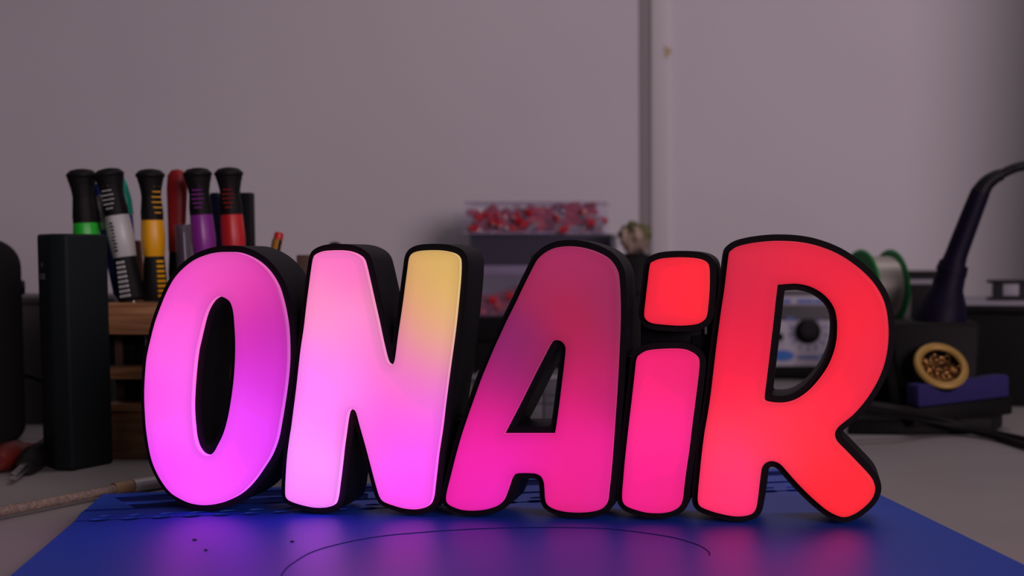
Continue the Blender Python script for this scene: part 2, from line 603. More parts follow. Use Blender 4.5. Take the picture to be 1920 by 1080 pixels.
LET = {
    'O': dict(outer=[(423, 472.6), (445, 473.7), (467.4, 481.5), (487.8, 494.4), (504.4, 512), (517.4, 533.3), (524.8, 553.7),
                     (531.3, 579.6), (536, 607.4), (538.3, 635), (538.8, 668.5), (537.4, 696.3), (533.7, 729.6), (529, 761),
                     (524, 790.7), (517.5, 824), (506.3, 853.7), (491.5, 877.8), (473, 903.7), (452.6, 924), (430.4, 937),
                     (408, 944.4), (382, 947.6), (356.3, 944.4), (334, 935), (315.6, 922.2), (298.9, 900), (286, 874),
                     (278.5, 848), (272.3, 809), (270, 779.6), (268.5, 746.3), (269.3, 714.8), (272, 677.8), (275.9, 655.6),
                     (279.4, 640.7), (287.8, 607.4), (298.9, 576), (310.5, 548), (324.8, 522.2), (343.3, 501.9),
                     (363.7, 487), (386, 477.8), (404.4, 473.7)],
              inner=[(414, 556), (426.7, 563), (433, 574), (436.3, 590.7), (438, 613), (439.3, 635), (439.3, 664.8),
                     (438, 692.6), (435.6, 720.4), (431.3, 751.9), (425.7, 783.3), (417.4, 813), (407, 835), (399, 849),
                     (389.6, 854.6), (378.5, 851), (369.3, 838.9), (363.7, 820.4), (361.3, 800), (360, 786), (359, 761),
                     (360, 733), (361.9, 705.6), (364.6, 677.8), (367.8, 655), (371, 640.7), (375.7, 620.4), (381.3, 598),
                     (387.8, 579.6), (397, 564.8), (406, 557.5)]),
    'N': dict(outer=[(585.6, 484.4), (590.7, 477), (603.7, 471.5), (620.4, 469.6), (640.7, 469.6), (657.4, 472.4),
                     (670.4, 478), (678.7, 485.4), (683.3, 497.4), (690.7, 528.9), (699, 566), (707.4, 603), (713, 630),
                     (718.2, 653), (723, 672), (727, 681), (733.3, 684.5), (738, 679), (740.7, 664.4), (743.5, 642.2),
                     (746.3, 622), (749.2, 603), (754.6, 566), (759.3, 530), (763, 503), (765.2, 487), (769.4, 477.5),
                     (779.6, 471.9), (796.3, 469.6), (818.5, 469.3), (837, 471.5), (851.9, 476), (860, 484), (861.8, 497),
                     (860.7, 523.3), (857.4, 560.4), (853.7, 597.4), (849.5, 632), (843.5, 675.6), (838.5, 712.6),
                     (832.5, 758.9), (827, 805), (820, 850), (816, 885), (813, 911), (810.5, 932), (805.6, 945.5),
                     (796.3, 952), (777.8, 955.6), (755.6, 953.7), (735.2, 948), (719, 941.7), (711.5, 934), (706, 919),
                     (696.3, 883.3), (686, 844), (678, 815.5), (672.2, 795), (667.6, 777.5), (663.9, 770), (658.3, 767.6),
                     (652.8, 772), (650, 782), (647.2, 800), (644.8, 818), (641.7, 840), (638, 874), (633.3, 911),
                     (630.6, 931), (626.5, 945), (618.5, 950), (603.7, 952.4), (585.2, 951.9), (563, 947.2), (544.4, 941),
                     (536, 935), (533.3, 925), (534.3, 892.6), (537, 855.6), (541.7, 820), (544.5, 803), (549, 768),
                     (553.7, 731), (557.4, 697.8), (562, 657), (565.7, 632), (568.5, 613), (573, 573.3), (577.8, 536.3),
                     (581.5, 508.5)], inner=None),
    'A': dict(outer=[(1062.6, 461.9), (1083, 463), (1101.5, 466.9), (1120, 473.3), (1138.5, 483.5), (1149.6, 495.6),
                     (1157, 510.4), (1159.8, 528.9), (1161.3, 554.8), (1161.9, 584.4), (1161.3, 616), (1160.2, 642),
                     (1158.3, 684.8), (1155.2, 740.4), (1151.9, 788), (1148.5, 837), (1144.8, 883.3), (1140.5, 924),
                     (1138.3, 940.7), (1131.9, 951.5), (1120.7, 957.4), (1104, 960.7), (1087.4, 961.7), (1072, 961.4),
                     (1055.6, 959.6), (1037, 954.6), (1025, 946.3), (1021.3, 935), (1020, 914.8), (1018.5, 903.7),
                     (1013.9, 894.4), (1005.6, 889.4), (995, 887.8), (973, 887.8), (963.9, 890.7), (958.3, 898),
                     (953.7, 911), (946.8, 930), (941.7, 940.5), (931.5, 949), (911, 955.6), (888.9, 958), (866.7, 957),
                     (850, 951.9), (838.9, 945.4), (835.4, 937), (837, 922.2), (844.4, 892.6), (853.7, 855.6),
                     (864.3, 818), (875.9, 783), (888.9, 746), (901.9, 710), (913, 683), (925.2, 654), (937.5, 627),
                     (949.6, 601), (964.4, 571.5), (979.3, 540), (994, 510.4), (1003.3, 492.5), (1010.7, 482.6),
                     (1023.7, 472.4), (1040.4, 464.9)],
              inner=[(1042.6, 638), (1051.9, 640.4), (1058.3, 647.8), (1059.8, 657), (1058.3, 673.7), (1053.7, 712.6),
                     (1048, 758.9), (1042.6, 797.8), (1039.8, 813.9), 'c', (944.4, 813.9), 'c', (974, 757), (1000, 705),
                     (1020.4, 665.5), (1029.6, 647.8), (1035.2, 640.4)]),
    'dot': dict(outer=[(1218, 498), (1223.7, 490.7), (1238.5, 485.2), (1260.7, 483), (1283, 482.8), (1305.2, 484.6),
                       (1320, 488.9), (1327.4, 496.3), (1329.6, 511), (1329.3, 542.6), (1327, 572.2), (1324.6, 590.7),
                       (1319, 601), (1307, 607.4), (1286.7, 610.2), (1268, 610.5), (1245, 608.9), (1223.7, 606.3),
                       (1212.6, 601), (1207.5, 590.7), (1209.8, 564.8), (1213.5, 533.3)], inner=None),
    'stem': dict(outer=[(1193, 674), (1199.6, 664.8), (1212.6, 658.3), (1234.8, 655.6), (1257, 654.6), (1277.4, 655.2),
                        (1292.2, 659.3), (1305, 667.6), (1310.2, 678), (1308.9, 701.9), (1303.3, 748), (1297, 797),
                        (1291, 846.3), (1285.6, 883.3), (1281.2, 918), (1279, 937), (1274.4, 949.5), (1261.5, 958.3),
                        (1246.7, 962), (1231.9, 963), (1213.3, 962), (1194.8, 957.8), (1176.3, 951), (1168, 943),
                        (1166, 929.6), (1168, 901.9), (1171.7, 859.3), (1177.8, 804), (1184.8, 744.4), (1189.4, 703.7)],
                 inner=None),
    'R': dict(outer=[(1366.3, 476.5), (1370, 470.4), (1381, 463), (1401.5, 457.4), (1421, 454.3), (1441, 452.3),
                     (1461.5, 451.7), (1491, 453), (1520.7, 457.8), (1550.4, 467), (1576.3, 479), (1600.4, 494.8),
                     (1620.7, 511.5), (1639.3, 531.9), (1654, 556), (1661.5, 578), (1665.2, 602.2), (1666.2, 630),
                     (1663.3, 660.7), (1655.9, 690.4), (1643, 720), (1624.4, 749.6), (1602.2, 775.6), (1585, 790),
                     (1573, 800), (1567.3, 808), (1565.7, 815.5), (1567.3, 824), (1572.6, 832.4), (1587.4, 847.2),
                     (1607.8, 868.5), (1626.3, 888), (1635.6, 900), (1640.4, 911.5), (1640.4, 923), (1635, 936),
                     (1624.4, 948), (1609.6, 960), (1595, 967.6), (1582.8, 970.2), (1570.7, 967.8), (1552.2, 958.3),
                     (1531.9, 942.2), (1509.6, 921.3), (1491, 901.9), (1476.3, 885.2), (1465.5, 873), (1456, 867),
                     (1445, 865.2), (1435.8, 868.5), (1429, 876.5), (1426.3, 889), (1423.5, 911), (1420.7, 935),
                     (1417.5, 953.5), (1411, 963), (1400.4, 967.3), (1385.6, 969), (1372, 968.2), (1357.8, 965.7),
                     (1339.3, 961), (1321, 954.6), (1311.8, 949), (1308.3, 940), (1308.7, 922.2), (1312.4, 883.3),
                     (1316.3, 846), (1321.3, 808), (1325.8, 783), (1332, 742.6), (1337.6, 696.3), (1343.2, 648),
                     (1349.3, 602), (1352.4, 580), (1358, 542.6), (1362.6, 504)],
              inner=[(1457.8, 534), 'c', (1476.3, 532.4), (1494.8, 532), (1517, 536.5), (1537.4, 546.7), (1554, 561.5),
                     (1565.2, 580), (1569.8, 602.2), (1570, 622), (1568.6, 640), (1563.3, 662.6), (1552.2, 688.5),
                     (1535.6, 712.6), (1517, 733), (1496.7, 747.8), (1478, 755), (1459.6, 756.7), (1443, 754.9),
                     (1435.4, 752.2), (1433.2, 746), (1435.9, 722), (1442, 671.9), (1447.4, 625), (1450.6, 596.7),
                     (1454, 565)]),
}

GLOW = {
    'O': [(423, 485, 232, 80, 188), (345, 545, 240, 75, 198), (330, 640, 255, 92, 222), (300, 740, 250, 80, 232),
          (300, 860, 248, 72, 250), (390, 900, 255, 85, 255), (460, 880, 250, 75, 255), (500, 820, 228, 55, 250),
          (460, 790, 255, 78, 255), (470, 720, 236, 62, 250), (520, 720, 205, 42, 205), (500, 665, 214, 48, 195),
          (522, 620, 182, 44, 165), (480, 580, 214, 48, 162), (450, 535, 236, 68, 175), (500, 520, 215, 58, 170),
          (395, 535, 248, 85, 192), (465, 650, 222, 50, 190), (345, 700, 255, 105, 250), (335, 800, 255, 100, 255),
          (355, 610, 255, 100, 228)],
    'N': [(620, 480, 250, 118, 195), (600, 560, 255, 145, 202), (660, 500, 250, 110, 195), (640, 620, 255, 150, 214),
          (580, 700, 255, 132, 250), (650, 720, 255, 136, 250), (560, 860, 255, 145, 255), (590, 885, 255, 160, 255),
          (580, 935, 255, 118, 255), (620, 800, 255, 138, 252), (700, 640, 255, 118, 225), (735, 720, 255, 105, 222),
          (700, 800, 255, 92, 225), (740, 860, 255, 95, 255), (770, 935, 255, 76, 245), (800, 790, 252, 98, 242),
          (815, 740, 242, 112, 215), (780, 700, 240, 120, 190), (830, 665, 238, 160, 160), (760, 650, 225, 130, 145),
          (800, 610, 235, 175, 130), (835, 590, 232, 182, 118), (770, 580, 220, 140, 118), (820, 500, 218, 178, 92),
          (830, 545, 224, 184, 98), (780, 510, 212, 158, 104), (848, 480, 216, 172, 105), (805, 860, 255, 88, 250)],
    'A': [(1060, 475, 164, 44, 95), (1100, 500, 160, 38, 85), (1145, 560, 140, 42, 85), (1000, 530, 154, 38, 82),
          (1070, 580, 172, 32, 70), (1080, 640, 176, 30, 75), (1150, 640, 152, 36, 88), (960, 640, 134, 34, 98),
          (940, 690, 148, 30, 110), (990, 660, 130, 35, 85), (1100, 700, 200, 28, 92), (1140, 740, 180, 32, 108),
          (900, 735, 205, 28, 125), (965, 730, 150, 30, 100), (880, 800, 235, 30, 148), (900, 860, 255, 36, 180),
          (870, 930, 240, 30, 165), (960, 850, 245, 35, 170), (1005, 850, 236, 28, 150), (1080, 820, 240, 32, 138),
          (1080, 880, 252, 34, 150), (1120, 860, 236, 28, 145), (1080, 940, 228, 28, 118), (1125, 925, 222, 36, 150),
          (930, 920, 236, 35, 185), (950, 790, 230, 28, 148), (1060, 760, 225, 28, 115)],
    'dot': [(1270, 550, 255, 40, 55), (1222, 500, 240, 35, 62), (1310, 520, 255, 42, 56), (1220, 595, 242, 34, 68)],
    'stem': [(1250, 680, 242, 32, 106), (1292, 700, 234, 32, 105), (1240, 760, 255, 42, 134), (1210, 820, 255, 42, 140),
             (1262, 820, 255, 38, 142), (1230, 880, 250, 32, 145), (1262, 930, 238, 32, 122), (1188, 930, 246, 30, 138),
             (1210, 710, 250, 35, 118)],
    'R': [(1400, 475, 212, 38, 65), (1380, 540, 208, 35, 68), (1460, 470, 222, 40, 68), (1555, 495, 222, 38, 65),
          (1520, 500, 235, 32, 58), (1600, 560, 245, 32, 55), (1590, 640, 255, 35, 55), (1645, 620, 236, 35, 62),
          (1640, 690, 232, 38, 70), (1600, 720, 250, 36, 62), (1420, 600, 225, 32, 65), (1395, 660, 240, 32, 65),
          (1375, 720, 252, 36, 74), (1500, 780, 255, 48, 70), (1440, 800, 255, 52, 82), (1360, 860, 255, 65, 115),
          (1375, 900, 255, 58, 125), (1380, 950, 255, 42, 108), (1325, 820, 255, 48, 74), (1325, 900, 255, 44, 92),
          (1530, 850, 255, 48, 62), (1550, 920, 255, 36, 52), (1605, 920, 255, 38, 52), (1605, 890, 255, 42, 58),
          (1450, 850, 255, 54, 82), (1560, 770, 252, 40, 68)],
}


def outline(lst, n=4):
    """smooth closed outline through measured points; 'c' after a point keeps it a sharp corner"""
    pts, corner = [], []
    for it in lst:
        if it == 'c':
            corner[-1] = True
        else:
            pts.append(on_sign(*it))
            corner.append(False)
    m = len(pts)
    out = []
    for i in range(m):
        p1, p2 = Vector(pts[i]), Vector(pts[(i + 1) % m])
        p0 = Vector(pts[i - 1]) if not corner[i] else p1 * 2 - p2
        p3 = Vector(pts[(i + 2) % m]) if not corner[(i + 1) % m] else p2 * 2 - p1
        for k in range(n):
            t = k / n
            q = 0.5 * ((2 * p1) + (p2 - p0) * t + (2 * p0 - 5 * p1 + 4 * p2 - p3) * t * t
                       + (3 * p1 - p0 - 3 * p2 + p3) * t ** 3)
            out.append((q.x, q.y))
    return out


def seg_dist(P, poly):
    A = np.array(poly)
    B = np.roll(A, -1, axis=0)
    d = np.full(len(P), 1e9)
    for a, b in zip(A, B):
        ab = b - a
        t = np.clip(((P - a) @ ab) / (ab @ ab + 1e-18), 0, 1)
        q = P - a - t[:, None] * ab
        d = np.minimum(d, np.sqrt((q * q).sum(1)))
    return d


def inside_np(P, poly):
    A = np.array(poly)
    B = np.roll(A, -1, axis=0)
    r = np.zeros(len(P), bool)
    for (xi, yi), (xj, yj) in zip(A, B):
        if yi == yj:
            continue
        c = ((yi > P[:, 1]) != (yj > P[:, 1])) & (P[:, 0] < (xj - xi) * (P[:, 1] - yi) / (yj - yi) + xi)
        r ^= c
    return r


def offset_rings(polys, w, step=0.0006):
    """outlines of the shape grown by w (even-odd over polys), by marching squares on its distance field"""
    al = np.array([p for q in polys for p in q])
    x0, y0 = al.min(0) - w - 4 * step
    x1, y1 = al.max(0) + w + 4 * step
    nx, ny = int((x1 - x0) / step) + 2, int((y1 - y0) / step) + 2
    X, Y = np.meshgrid(x0 + np.arange(nx) * step, y0 + np.arange(ny) * step)
    P = np.stack([X.ravel(), Y.ravel()], 1)
    ins = np.zeros(len(P), bool)
    d = np.full(len(P), 1e9)
    for q in polys:
        ins ^= inside_np(P, q)
        d = np.minimum(d, seg_dist(P, q))
    sd = (np.where(ins, -d, d) - w).reshape(ny, nx)
    segs = {}

    def key(i, j, e):
        return (i, j, e)

    def cut(i, j, e):          # e=0: to the right neighbour, 1: upward neighbour
        a = sd[j, i]
        b = sd[j, i + 1] if e == 0 else sd[j + 1, i]
        t = a / (a - b)
        return (x0 + (i + (t if e == 0 else 0)) * step, y0 + (j + (t if e == 1 else 0)) * step)
    neg = sd < 0
    pos = {}
    adj = {}
    code = neg[:-1, :-1] * 1 + neg[:-1, 1:] * 2 + neg[1:, 1:] * 4 + neg[1:, :-1] * 8
    js, is_ = np.nonzero((code > 0) & (code < 15))
    tbl = {1: ['LB'], 2: ['BR'], 3: ['LR'], 4: ['RT'], 5: ['LB', 'RT'], 6: ['BT'], 7: ['LT'], 8: ['TL'], 9: ['TB'],
           10: ['BR', 'TL'], 11: ['TR'], 12: ['RL'], 13: ['RB'], 14: ['BL']}
    for j, i in zip(js, is_):
        ed = {'B': (i, j, 0), 'T': (i, j + 1, 0), 'L': (i, j, 1), 'R': (i + 1, j, 1)}
        for s in tbl[int(code[j, i])]:
            a, b = ed[s[0]], ed[s[1]]
            adj.setdefault(a, []).append(b)
            adj.setdefault(b, []).append(a)
    rings = []
    seen = set()
    for s in list(adj):
        if s in seen:
            continue
        ring = [s]
        seen.add(s)
        cur = s
        while True:
            nxt = [q for q in adj[cur] if q not in seen]
            if not nxt:
                break
            cur = nxt[0]
            seen.add(cur)
            ring.append(cur)
        pts = [cut(*q) for q in ring]
        A = np.array(pts)
        # even resampling with light smoothing
        for _ in range(3):
            A = (np.roll(A, 1, 0) + 2 * A + np.roll(A, -1, 0)) / 4
        A = A[::2]
        if len(A) > 12:
            rings.append([tuple(p) for p in A])
    return rings


def extrude_rings(rings, y0, y1, bev=0.0005):
    """solid between depths y0 and y1 over even-odd rings; local x = along the sign, z = up"""
    pts, edges = [], []
    for ring in rings:
        s = len(pts)
        pts += [Vector(p) for p in ring]
        edges += [(s + i, s + (i + 1) % len(ring)) for i in range(len(ring))]
    vo, eo, fo, *_ = delaunay_2d_cdt(pts, edges, [], 0, 1e-8)
    C = np.array([[sum(vo[i].x for i in f) / 3, sum(vo[i].y for i in f) / 3] for f in fo])
    ins = np.zeros(len(C), bool)
    for r in rings:
        ins ^= inside_np(C, r)
    bm = bmesh.new()
    fr = [bm.verts.new((v.x, y0, v.y)) for v in vo]
    bk = [bm.verts.new((v.x, y1, v.y)) for v in vo]
    half = {}
    for f, k in zip(fo, ins):
        if not k:
            continue
        bm.faces.new([fr[i] for i in f])
        bm.faces.new([bk[i] for i in reversed(f)])
        for a, b in zip(f, list(f[1:]) + [f[0]]):
            half[(a, b)] = 1
    for (a, b) in half:
        if (b, a) not in half:
            bm.faces.new((fr[a], bk[a], bk[b], fr[b]))
    for v in [v for v in bm.verts if not v.link_faces]:
        bm.verts.remove(v)
    return bm


def glow_material():
    m = bpy.data.materials.new('lit colour diffuser')
    m.use_nodes = True
    nt = m.node_tree
    b = nt.nodes['Principled BSDF']
    b.inputs['Base Color'].default_value = (0.012, 0.012, 0.012, 1)
    b.inputs['Roughness'].default_value = 0.4
    b.inputs['Specular IOR Level'].default_value = 0.15
    a = nt.nodes.new('ShaderNodeVertexColor')
    a.layer_name = 'led_light'
    nt.links.new(a.outputs['Color'], b.inputs['Emission Color'])
    b.inputs['Emission Strength'].default_value = 1.0
    return m


M['glow'] = glow_material()
sign = thing('light_up_sign', 'black ON AIR letter sign glowing pink, yellow and red on the blue mat', 'sign',
             tuple(ORG), (0, 0, -TH))


def diffuser(key, parent):
    L = LET[key]
    polys = [outline(L['outer'])]
    if L['inner']:
        polys.append(outline(L['inner']))
    al = np.array(polys[0])
    st = 0.0017
    gx = np.arange(al[:, 0].min(), al[:, 0].max(), st)
    gy = np.arange(al[:, 1].min(), al[:, 1].max(), st)
    X, Y = np.meshgrid(gx, gy)
    P = np.stack([X.ravel(), Y.ravel()], 1)
    P[:, 0] += (np.arange(len(P)) // len(gx) % 2) * st / 2
    ins = np.zeros(len(P), bool)
    d = np.full(len(P), 1e9)
    for q in polys:
        ins ^= inside_np(P, q)
        d = np.minimum(d, seg_dist(P, q))
    P = P[ins & (d > 0.0011)]
    # two inner rings shape the rounded front edge
    inner1 = offset_rings(polys, -0.0005, 0.0004)
    inner2 = offset_rings(polys, -0.0011, 0.0004)
    pts, edges = [], []
    for ring in polys + inner1 + inner2:
        s = len(pts)
        pts += [Vector(p) for p in ring]
        edges += [(s + i, s + (i + 1) % len(ring)) for i in range(len(ring))]
    pts += [Vector(p) for p in P]
    vo, eo, fo, *_ = delaunay_2d_cdt(pts, edges, [], 0, 1e-8)
    V = np.array([[v.x, v.y] for v in vo])
    dd = np.full(len(V), 1e9)
    for q in polys:
        dd = np.minimum(dd, seg_dist(V, q))
    C = np.array([V[list(f)].mean(0) for f in fo])
    inn = np.zeros(len(C), bool)
    for q in polys:
        inn ^= inside_np(C, q)
    R = 0.0012
    bm = bmesh.new()
    dc = np.clip(dd / R, 0, 1)
    yy = R * (1 - np.sqrt(np.clip(1 - (1 - dc) ** 2, 0, 1))) * 0.9
    fr = [bm.verts.new((V[i, 0], yy[i], V[i, 1])) for i in range(len(V))]
    half = {}
    for f, k in zip(fo, inn):
        if not k:
            continue
        bm.faces.new([fr[i] for i in f])
        for a, b in zip(f, list(f[1:]) + [f[0]]):
            half[(a, b)] = 1
    bk = {}
    for (a, b) in half:
        if (b, a) not in half:
            for q in (a, b):
                if q not in bk:
                    bk[q] = bm.verts.new((V[q, 0], RIM, V[q, 1]))
            bm.faces.new((fr[a], bk[a], bk[b], fr[b]))
    for v in [v for v in bm.verts if not v.link_faces]:
        bm.verts.remove(v)
    o = obj('diffuser', bm, M['glow'], parent, angle=50)
    me = o.data
    co = np.empty(len(me.vertices) * 3)
    me.vertices.foreach_get('co', co)
    co = co.reshape(-1, 3)[:, [0, 2]]
    G = GLOW[key]
    gp = np.array([on_sign(g[0], g[1]) for g in G])
    gc = np.array([srgb(*g[2:]) for g in G])
    D2 = ((co[:, None, :] - gp[None]) ** 2).sum(2)
    W = np.exp(-D2 / (2 * 0.0125 ** 2)) + 1e-9 / (D2 + 1e-5)
    Cc = (W[:, :, None] * gc[None]).sum(1) / W.sum(1)[:, None]
    ed = np.full(len(co), 1e9)
    for q in polys:
        ed = np.minimum(ed, seg_dist(co, q))
    Cc *= (0.88 + 0.12 * np.clip(ed / 0.006, 0, 1))[:, None]
    # the thin moulded edge glows a little brighter, the crease behind it a little weaker
    allc = np.empty(len(me.vertices) * 3)
    me.vertices.foreach_get('co', allc)
    dep = allc.reshape(-1, 3)[:, 1]
    Cc *= np.where((ed > 0.0003) & (ed < 0.0009), 0.86, 1.0)[:, None]
    Cc = np.where((ed < 0.0002)[:, None], Cc * 1.05 + (0.07 if key in 'ON' else 0.012), Cc)
    Cc += Cc * np.clip((Cc - 0.93) / 0.07, 0, 1) * np.array([0.9, 0.0, 1.6])[None]   # bright channels burn out
    at_ = me.color_attributes.new('led_light', 'FLOAT_COLOR', 'POINT')
    buf = np.ones((len(co), 4))
    buf[:, :3] = Cc
    at_.data.foreach_set('color', buf.ravel())
    return o


W_RIM = 0.0034


def casing(keys, lab=None):
    allr = []
    for k in keys:
        polys = [outline(LET[k]['outer'])]
        if LET[k]['inner']:
            polys.append(outline(LET[k]['inner']))
        allr += offset_rings(polys, W_RIM)
    # settle the lowest letters exactly on the mat
    o = obj('letter_casing', extrude_rings(allr, RIM, RIM + DEPTH), M['casing'], sign, angle=40)
    for k in keys:
        diffuser(k, o)
    return o


for ks in (['O'], ['N'], ['A'], ['dot'], ['stem'], ['R']):
    casing(ks)


def bridge(x0, y0, x1, y1, d0=0.012, d1=0.033, name='joining_block'):
    a, b = on_sign(x0, y0), on_sign(x1, y1)
    lo = (min(a[0], b[0]), d0, min(a[1], b[1]))
    hi = (max(a[0], b[0]), d1, max(a[1], b[1]))
    return obj(name, box_bm(lo, hi, 0.0008), M['casing'], sign)


bridge(530, 606, 566, 800)
bridge(838, 792, 872, 925)
bridge(1150, 672, 1186, 944)
bridge(1292, 632, 1330, 944)
bridge(1322, 545, 1356, 632)
bridge(1195, 600, 1312, 665, 0.013)

# ------------------------------------------------------------------ screwdriver rack (wood)
RY = 0.903
rack_z = at(300, 568, RY).z
rx0, rx1 = at(190, 600, RY).x, at(592, 600, RY).x
rack = thing('tool_rack', 'tiered wooden tool rack behind the letter O, holding screwdrivers', 'tool rack', (rx0, RY, 0))
rw = rx1 - rx0


def zr(y):
    return at(300, y, RY).z


obj('top_board', box_bm((0, 0, zr(628)), (rw, 0.075, rack_z), 0.0015), M['wood'], rack)
obj('shelf', box_bm((0, 0.002, zr(712)), (rw, 0.075, zr(690)), 0.001), M['wood'], rack)
obj('shelf', box_bm((0, 0.0, zr(773)), (rw, 0.075, zr(757)), 0.001), M['wood'], rack)
obj('base', box_bm((0.0005, 0.001, 0), (rw - 0.0005, 0.075, zr(773.8)), 0.001), M['wood'], rack)
obj('back_panel', box_bm((0.001, 0.072, zr(757)), (rw - 0.001, 0.0748, zr(628))), M['brown'], rack)
obj('side_panel', box_bm((rw - 0.006, 0.004, zr(757)), (rw, 0.072, zr(712))), M['wood'], rack)
obj('side_panel', box_bm((rw - 0.006, 0.004, zr(690)), (rw, 0.072, zr(628))), M['wood'], rack)
obj('side_panel', box_bm((0.0, 0.020, zr(757)), (0.005, 0.072, zr(712))), M['brown'], rack)
obj('side_panel', box_bm((0.0, 0.020, zr(690)), (0.005, 0.072, zr(628))), M['brown'], rack)

# small black-handled tools lying in the two open tiers, with pale shafts at the front
tl = [('flat tweezers with a pale steel edge standing at the left end of the upper tier', 212, 1),
      ('black needle file in the upper tier between the two shiny-edged ones', 240, 0),
      ('black tweezers with a bright steel edge next to the letter O', 267, 1)]
for lab, px, shiny in tl:
    p0 = at(px, 690, RY + 0.022)
    zb, zt = zr(690), zr(628)
    o = thing('tweezers', lab, 'tweezers', (p0.x, RY + 0.022, zb), (0, 0, 0), 'small hand tools in the upper tier of the rack')
    obj('arm', box_bm((-0.0058, 0, 0.0002), (0.0050, 0.003, zt - zb - 0.0004), 0.0006), M['black'], o)
    if shiny:
        obj('steel_edge', tube_bm([(0.0030, -0.0010, zt - zb - 0.002), (0.0044, -0.0010, 0.010), (0.0054, -0.0008, 0.0012)],
                                  [0.0010, 0.0008, 0.0005], 8), M['steel'], o)
p0 = at(240, 757, RY + 0.02)
o = thing('hobby_knife_case', 'long black case lying in the lower tier of the rack', 'case', (rx0 + 0.008, RY + 0.02, zr(757)))
obj('case_body', box_bm((0, 0, 0), (rw - 0.018, 0.03, (zr(712) - zr(757)) * 0.86), 0.002), M['black'], o)
o = thing('file_case', 'long black case in the upper tier behind the tweezers', 'case', (rx0 + 0.008, RY + 0.036, zr(690)))
obj('case_body', box_bm((0, 0, 0), (rw - 0.018, 0.03, (zr(628) - zr(690)) * 0.9), 0.002), M['black'], o)


# ------------------------------------------------------------------ screwdrivers
def frame_between(pb, pt, spin=0.0):
    z = (pt - pb).normalized()
    y = Vector((0, 1, 0))
    if abs(z.y) > 0.95:
        y = Vector((0, 0, 1))
    y = (y - z * y.dot(z)).normalized()
    x = y.cross(z)
    m = Matrix((x, y, z)).transposed().to_4x4()
    return m @ Matrix.Rotation(spin, 4, 'Z'), (pt - pb).length


def screwdriver(label, top, bot, Y, colour, cap_w=0.0102, split=(0.33, 0.57, 0.93), stripes=None, stripe_mat=None,
                low=None, text=False, cap_x=0.0, spin=0.0, rmul=1.0):
    """top/bot: measured axis points of the handle; split: fractions (from the bottom) of grip start, grip end"""
    pb, pt = at(*bot, Y), at(*top, Y)
    R, L = frame_between(pb, pt, spin)
    r = thing('screwdriver', label, 'screwdriver', tuple(pb), R.to_euler(), 'precision screwdrivers standing in the rack')
    g0, g1 = split[0] * L, split[1] * L
    k = rmul
    ft = (6, 0.05)
    obj('lower_handle', lathe_bm([(0, 0.0004), (0.0088 * k, 0.0004), (0.0098 * k, 0.002), (0.0086 * k, g0 * 0.45), (0.0074 * k, g0)], 30, ft),
        M['rubber'], r)
    mid = (g0 + g1) / 2
    obj('grip', lathe_bm([(0.0070 * k, g0 - 0.001), (0.0078 * k, g0), (0.0088 * k, mid), (0.0080 * k, g1), (0.0066 * k, g1 + 0.003), (0, g1 + 0.003)], 30,
                         (6, 0.06)), colour, r)
    nk = obj('neck', lathe_bm([(0.0081 * k, g1 - 0.001), (0.0082 * k, g1 + 0.004), (0.0071 * k, g1 + (L - g1) * 0.45), (0.0068 * k, L * 0.76),
                               (0.0076 * k, L * 0.84), (0.0086 * k, L * 0.89), (0.0097 * k, L * 0.93)], 30, ft), M['rubber'], r)
    obj('spinning_cap', lathe_bm([(0.0086 * k, L * 0.925), (cap_w, L * 0.945), (cap_w * 0.99, L * 0.962), (cap_w * 0.72, L * 0.99),
                                  (cap_w * 0.3, L), (0, L)], 30), M['rubber'], r)
    if stripe_mat:
        bm = bmesh.new()
        n = 6
        for i in range(n):
            zz = g1 + 0.004 + (L * 0.865 - g1 - 0.004) * i / (n - 1)
            w = [0.0026, 0.0036, 0.0042, 0.0042, 0.0034, 0.0022][i] * k
            yy = -(0.0080 if i < 2 else 0.0073) * k
            add_box(bm, (-w, yy - 0.0004, zz - 0.00045), (w, yy + 0.0012, zz + 0.00045), 0.0003, 1)
        obj('upper_ribs', bm, stripe_mat, r)
        bm = bmesh.new()
        n = 8
        for i in range(n):
            zz = 0.004 + (g0 - 0.008) * i / (n - 1)
            w = (0.0038 - 0.0009 * i / (n - 1)) * k
            yy = -(0.0096 - 0.0020 * i / (n - 1)) * k
            add_box(bm, (-w, yy - 0.0004, zz - 0.0009), (w, yy + 0.002, zz + 0.0009), 0.0003, 1)
        obj('lower_ribs', bm, stripe_mat, r)
    if text:
        bm = bmesh.new()
        rnd = random.Random(3)
        zz = g0 + 0.004
        while zz < g1 - 0.006:
            h = 0.0016
            add_box(bm, (-0.0014 + rnd.uniform(0, 0.0006), -0.0093 * k, zz), (0.0012 - rnd.uniform(0, 0.0008), -0.0080 * k, zz + h * 0.7))
            zz += 0.0024
        obj('printed_wording', bm, M['dark_case'], r, smooth=False)
    # steel shaft going down through the rack board
    obj('shaft', lathe_bm([(0, -0.018), (0.0016, -0.018), (0.0016, 0.002), (0, 0.002)], 12), M['steel'], r)
    return r


